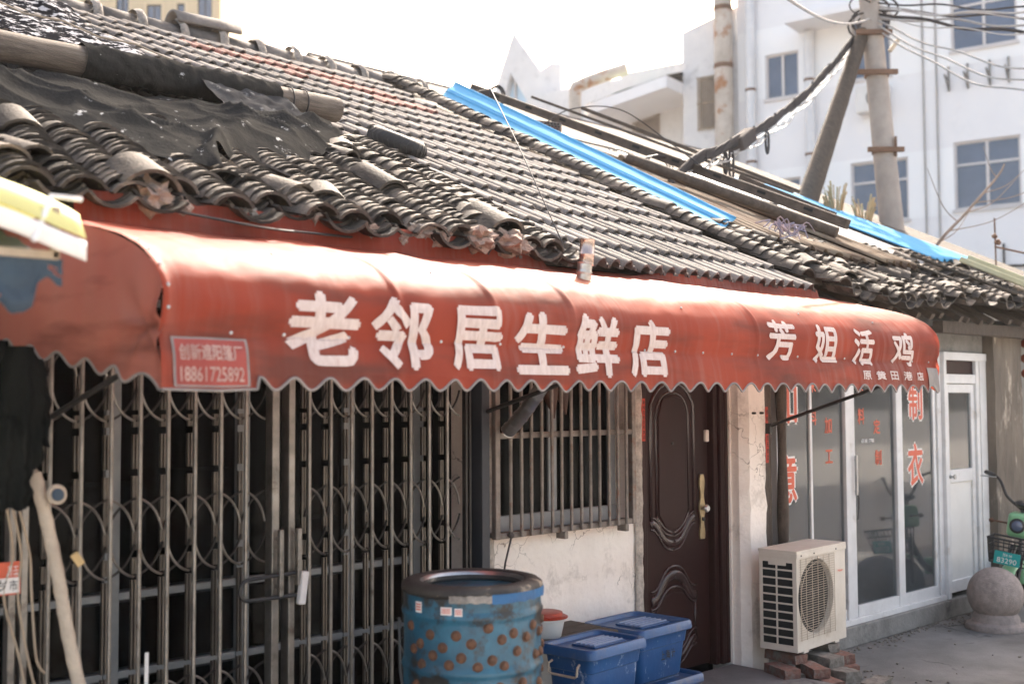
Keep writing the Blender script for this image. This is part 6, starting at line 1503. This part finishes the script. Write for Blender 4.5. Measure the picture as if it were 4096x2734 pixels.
mb = MB(); mb.prism([(-17.84, 7.5+Zo), (-14.0, 7.5+Zo), (-14.0, 9.5+Zo), (-16.03, 12.68+Zo)], (0, gy+.3, 0), (1, 0, 0), (0, 0, 1), (0, .02, 0)); gw = part(mb, 'triangular_window', M('pale_blue_glass', (.55, .72, .85), (.50, .66, .80), 1, .15, spec=.8), gb)
mb = MB(); mb.bar((-15.95, gy+.25, 7.5+Zo), (-16.0, gy+.25, 12.6+Zo), .07, .07); mb.bar((-16.75, gy+.25, 10.7+Zo), (-14.85, gy+.25, 10.95+Zo), .07, .07); mb.bar((-15.2, gy+.25, 8+Zo), (-15.3, gy+.25, 11.4+Zo), .05, .05); part(mb, 'glazing_bar', m_bframe, gw)

# ---------------------------------------------------------------- beige tower on the far left
TX, TY = 30.15, 52.95
tdir = Vector((4.58, -4.38, 0)).normalized()
tw = empty('apartment_tower', (TX, TY, GZ), rotz=math.atan2(tdir.y, tdir.x), label='beige stone clad apartment tower beyond the roofs on the left', cat='building')
holes = []
for fl in range(9):
    zt = 22.15+.2-fl*3.0+6
    holes += [(-5.35, -4.7, zt-1.6, zt+.9), (-3.75, -3.0, zt-1.0+.2, zt+.2), (-2.18, -1.78, zt-1.0+.25, zt+.25), (-1.1, -.36, zt-2.0, zt+.6)]
holes = [h for h in holes if h[2] > 14 and h[3] < 24.5]
mb = MB(); wall_holes(mb, -12, 0, 0, 25, 0, holes, depth=.18); mb.obox(-12, 0, .3, 12, 0, 24.9); part(mb, 'wall', m_beige, tw)
for a, b, c, d in holes:
    mb = MB(); mb.obox(a, b, .12, .14, c, d); g = part(mb, 'window', m_bglass, tw)
    mb = MB(); f = .05
    for u, v in ((a, a+f), (b-f, b)): mb.obox(u, v, .05, .12, c, d)
    if b-a > .6: mb.obox((a+b)/2-.02, (a+b)/2+.02, .05, .12, c, d)
    for u, v in ((c, c+f), (d-f, d)): mb.obox(a, b, .052, .118, u, v)
    part(mb, 'frame', m_gate_dark, g)
    if b-a < .9 and d-c < 1.6:
        mb = MB(); mb.obox(a-.14, b+.14, -.07, -.01, c-.22, c-.06); mb.obox(a-.14, a-.04, -.06, -.01, c-.06, d+.1); mb.obox(b+.04, b+.14, -.06, -.01, c-.06, d+.1); part(mb, 'sill', m_beige_tr, g)
    else:
        mb = MB(); mb.obox(a, b, -.02, .0, c, c+.7)
        for k in range(8): mb.obox(a+(b-a)*k/8+.02, a+(b-a)*k/8+.04, -.035, -.022, c, c+.7)
        part(mb, 'louvre', m_gate_dark, g)
# ---------------------------------------------------------------- utility pole, strut and cables
pt = Vector((13.67, 7.33, 6.5)); pb = Vector((13.66, 7.10, 3.79)); dn = (pb-pt)/(pt.z-pb.z)
def pole_at(z): return pt+dn*(pt.z-z)
t = empty('utility_pole', tuple(pole_at(GZ)), label='round concrete utility pole carrying many cables before the white building', cat='utility pole')
mb = MB(); mb.tube([pole_at(z) for z in (GZ, 2, 4, 6, 7.2)], [.175, .165, .15, .135, .125], 20); mb.build('shaft', m_pole, t, smooth=True)
for z, w in ((5.85, .34), (4.83, .26), (6.38, .26)):
    p = pole_at(z); mb = MB(); mb.lathe(p, [(.15, -.03), (.158, -.03), (.158, .03), (.15, .03)], 20)
    mb.bar(p-rt*w-fw*.16, p+rt*(.2 if w < .3 else .22)-fw*.16, .05, .06); mb.build('clamp', m_rust, t)
mb = MB(); p = pole_at(6.95); mb.bar(p-rt*.55-fw*.15, p+rt*.28-fw*.15, .08, .09); cx_ = mb.build('crossarm', m_rust, t)
mb = MB()
for k in range(5):
    q = p+rt*(-.45+k*.16)-fw*.15; mb.lathe(q, [(.03, .04), (.045, .06), (.03, .09), (.04, .11), (0, .14)], 12)
mb.build('insulator', m_white_plastic, t, smooth=True)
mb = MB(); p = pole_at(6.3)+rt*.30-fw*.1; mb.bar(p, p+rt*-.12+Vector((0, 0, -.16)), .07, .05); mb.build('junction_tag', M('cream_plastic', (.6, .5, .38), (.55, .46, .34), 4, .6), t, bevel=.01)
mb = MB(); mb.bar(pole_at(4.75)+rt*.10-fw*.13, pole_at(5.0)+rt*.12-fw*.13, .03, .05); mb.build('rusted_bracket', m_rust, t)
sa, sb_ = pole_at(6.42)-rt*.12, Vector((11.92, 7.25, 4.03)); sd2 = (sb_-sa)
mb = MB(); P = [sa+sd2*(i/20) for i in range(32)]; P = [q for q in P if q.z > GZ]
mb.tube(P, [.085+.0022*i+.006*mn.noise(Vector((i*.7, 1, 2))) for i in range(len(P))], 14); tag(mb.build('timber_strut', m_wood_up, None, smooth=True), 'dark timber strut leaning against the concrete utility pole', 'strut')
# thick cable bundle running down left from the pole
ca, cb = pole_at(6.33)-rt*.25, Vector((8.80, 6.55, 3.93))
def cpt(t, o=0.0): return ca.lerp(cb, t)+Vector((0, 0, -.22*math.sin(math.pi*min(1, max(0, t)))+o))
t = empty('cable_bundle', tuple(ca), label='thick twisted bundle of black cables sloping from the pole down behind the roof', cat='cable')
mb = MB()
for k in range(7):
    P = []
    for i in range(70):
        u = i/69*1.12; a = u*26+k*.9; r_ = .035+.012*math.sin(u*17+k*2); q = cpt(u); P.append(q+Vector((r_*.6*math.cos(a), r_*.4*math.cos(a), r_*math.sin(a))))
    mb.tube(P, .022 if k < 3 else .012, 6)
mb.build('cables', m_cable, t, smooth=True)
mb = MB()
for k in range(4):
    P = [cpt(i/40*1.05, -.05-.05*abs(math.sin(i*.55+k))-.02*k)+rt*.02*math.sin(i*.9+k) for i in range(41)]
    mb.tube(P, .008, 5)
mb.build('pale_cables', m_cable_w, t, smooth=True)
for k in range(8):
    q = cpt(.08+k*.125); mb = MB(); mb.tube([q+Vector((.05*math.cos(a)*.6, .05*math.cos(a)*.4, .055*math.sin(a))) for a in [2*math.pi*i/10 for i in range(10)]], .014, 5, closed=True); mb.build('binding', m_cable, t, smooth=True)
mb = MB(); dv = (cb-ca).normalized(); q = cpt(.76, -.02); mb.bar(q-dv*.20, q+dv*.20, .13, .15); mb.build('splice_box', M('grey_splice_box', (.10, .09, .085), (.07, .06, .06), 4, .9, spec=.05), t, bevel=.02)
for u, r_ in ((.83, .17), (.63, .14), (.86, .12)):
    q = cpt(u, -.04); mb = MB(); mb.tube([q+Vector((r_*.35*math.sin(a)*dv.x, r_*.35*math.sin(a)*dv.y, -r_+r_*math.cos(a))) for a in [2*math.pi*i/18 for i in range(18)]], .014, 6, closed=True); mb.build('cable_loop', m_cable, t, smooth=True)
# cables fanning out to the upper right and upper left
E0 = pole_at(6.62)
def span(x, y, d): return EYE+fw*d+rt2*(x*d)+up2*(y*d)
t = empty('overhead_cables', tuple(E0), label='fan of slack pale and black cables from the pole top to the right', cat='cable')
mb = MB(); mw = MB()
for i, (dz, ex, ey, d, sag, r_, pale) in enumerate(((.12, .50, .295, 12.5, .10, .012, 1), (.0, .50, .232, 12.0, .16, .012, 1), (-.05, .50, .222, 12.0, .22, .012, 1), (-.1, .50, .213, 12.0, .26, .012, 1), (.06, .50, .262, 13.0, .02, .022, 0), (.1, .50, .278, 13, .0, .014, 0), (.15, .50, .283, 12.6, .05, .010, 1), (.03, .50, .270, 12.2, .1, .009, 1), (-.02, .50, .27, 13.0, -.03, .014, 1), (.2, .50, .29, 13, .03, .012, 0))):
    a = E0+Vector((0, 0, dz)); b = span(ex, ey, d)
    P = [a.lerp(b, k/30)+Vector((0, 0, -sag*math.sin(math.pi*k/30)+.03*math.sin(k*.5+i)*math.sin(math.pi*k/30))) for k in range(31)]
    (mw if pale else mb).tube(P, r_, 6)
a = E0+Vector((0, 0, -.02)); b = span(.23, .305, 10.0); mw.tube([a.lerp(b, k/24)+Vector((0, 0, -.16*math.sin(math.pi*k/24))) for k in range(25)], .016, 6)
a = E0+Vector((0, 0, .2)); b = span(.29, .32, 11.0); mb.tube([a.lerp(b, k/24)+Vector((0, 0, -.05*math.sin(math.pi*k/24))) for k in range(25)], .012, 6)
b = span(.36, .33, 12.0); mw.tube([a.lerp(b, k/24) for k in range(25)], .014, 6)
mb.build('black_cables', m_cable, t, smooth=True); mw.build('pale_cables', m_cable_w, t, smooth=True)
mb = MB()
for k in range(9):
    c = E0+Vector((rnd.uniform(-.1, .2), rnd.uniform(-.1, .1), rnd.uniform(-.2, .22))); r1 = rnd.uniform(.06, .22)
    mb.tube([c+rt*r1*1.4*math.cos(a)+Vector((0, 0, r1*math.sin(a))) for a in [2*math.pi*i/16 for i in range(16)]], rnd.uniform(.008, .016), 5, closed=True)
mb.build('cable_tangle', m_cable, t, smooth=True)
# dry plants standing at the rear edge of the roofs, antenna, bare sapling
for i, (x, y, z, h) in enumerate(((11.75, 6.80, 3.72, .42), (11.85, 6.50, 3.62, .34))):
    mb = MB()
    for k in range(34):
        a = rnd.uniform(0, 6.28); l = h*rnd.uniform(.35, 1.1); q = Vector((x+.05*math.cos(a), y+.05*math.sin(a), z))
        mb.tube(smoothpath([Vector((q.x, q.y, z-.1)), q+Vector((.05*math.cos(a), .05*math.sin(a), l*.6)), q+Vector((.085*math.cos(a), .085*math.sin(a), l*rnd.uniform(.75, 1)))], 3), rnd.uniform(.004, .012), 5)
    mb.lathe((x, y, z-.3), [(.10, 0), (.13, .24), (.135, .26), (.12, .26), (0, .2)], 16)
    tag(mb.build('dry_plant', m_dry, None, smooth=True), ('taller clump of dry stalks on the roof edge left of the pole', 'shorter clump of dry stalks on the roof edge beside the pole')[i], 'dry plant')
mb = MB(); mb.tube([(13.0, 5.5, 2.6), (13.02, 5.52, 3.7)], .010, 6); mb.bar((12.85, 5.45, 3.35), (13.5, 5.3, 3.3), .018, .018); mb.blob((13.0, 5.48, 3.42), .035, 2, .5); mb.blob((12.92, 5.48, 3.48), .03, 2, .5)
tag(mb.build('roof_bracket', m_rust, None), 'dark bracket with short arm above the far right roof', 'bracket')
t = empty('bare_sapling', (12.2, 6.6, GZ), label='leafless sapling with thin curved twigs before the white building', cat='tree')
mb = MB(); P = smoothpath([Vector(p) for p in ((12.2, 6.6, GZ), (12.25, 6.4, 2.2), (12.4, 6.0, 3.25), (12.7, 5.7, 3.75), (12.95, 5.45, 4.15), (13.0, 5.38, 4.3))], 8); mb.tube(P, [.022*(1-i/len(P))**.8+.006 for i in range(len(P))], 8); tr = mb.build('trunk', m_twig, t, smooth=True)
mb = MB()
for k, (u, dx, dy, dz) in enumerate(((.45, .5, -.2, .5), (.6, .7, -.3, .45), (.55, -.3, .2, .6), (.7, .55, -.3, .35), (.8, -.1, .1, .35), (.65, .9, -.5, .3), (.5, 1.0, -.6, .45))):
    q = P[int(u*(len(P)-1))]; mb.tube(smoothpath([q, q+Vector((dx*.5, dy*.5, dz*.3)), q+Vector((dx, dy, dz))], 5), [.007, .0065, .006, .0055, .005, .005, .0045, .004, .004, .0035, .003], 5)
mb.build('twigs', m_twig, t, smooth=True)
# ---------------------------------------------------------------- thin haze box added to stand in for lens bloom
def bloom_stand_in():
    m = bpy.data.materials.new('bloom_haze'); m.use_nodes = True; n = m.node_tree.nodes; n.clear()
    out = n.new('ShaderNodeOutputMaterial'); v = n.new('ShaderNodeVolumePrincipled')
    v.inputs['Color'].default_value = (0.97, 0.97, 1.0, 1); v.inputs['Density'].default_value = 0.00045; v.inputs['Anisotropy'].default_value = 0.3
    m.node_tree.links.new(v.outputs[0], out.inputs['Volume'])
    mb = MB(); mb.obox(-122, 162, -122, 162, GZ-1.0, 26)
    o = mb.build('bloom_stand_in', m); tag(o, kind='stuff')
bloom_stand_in()
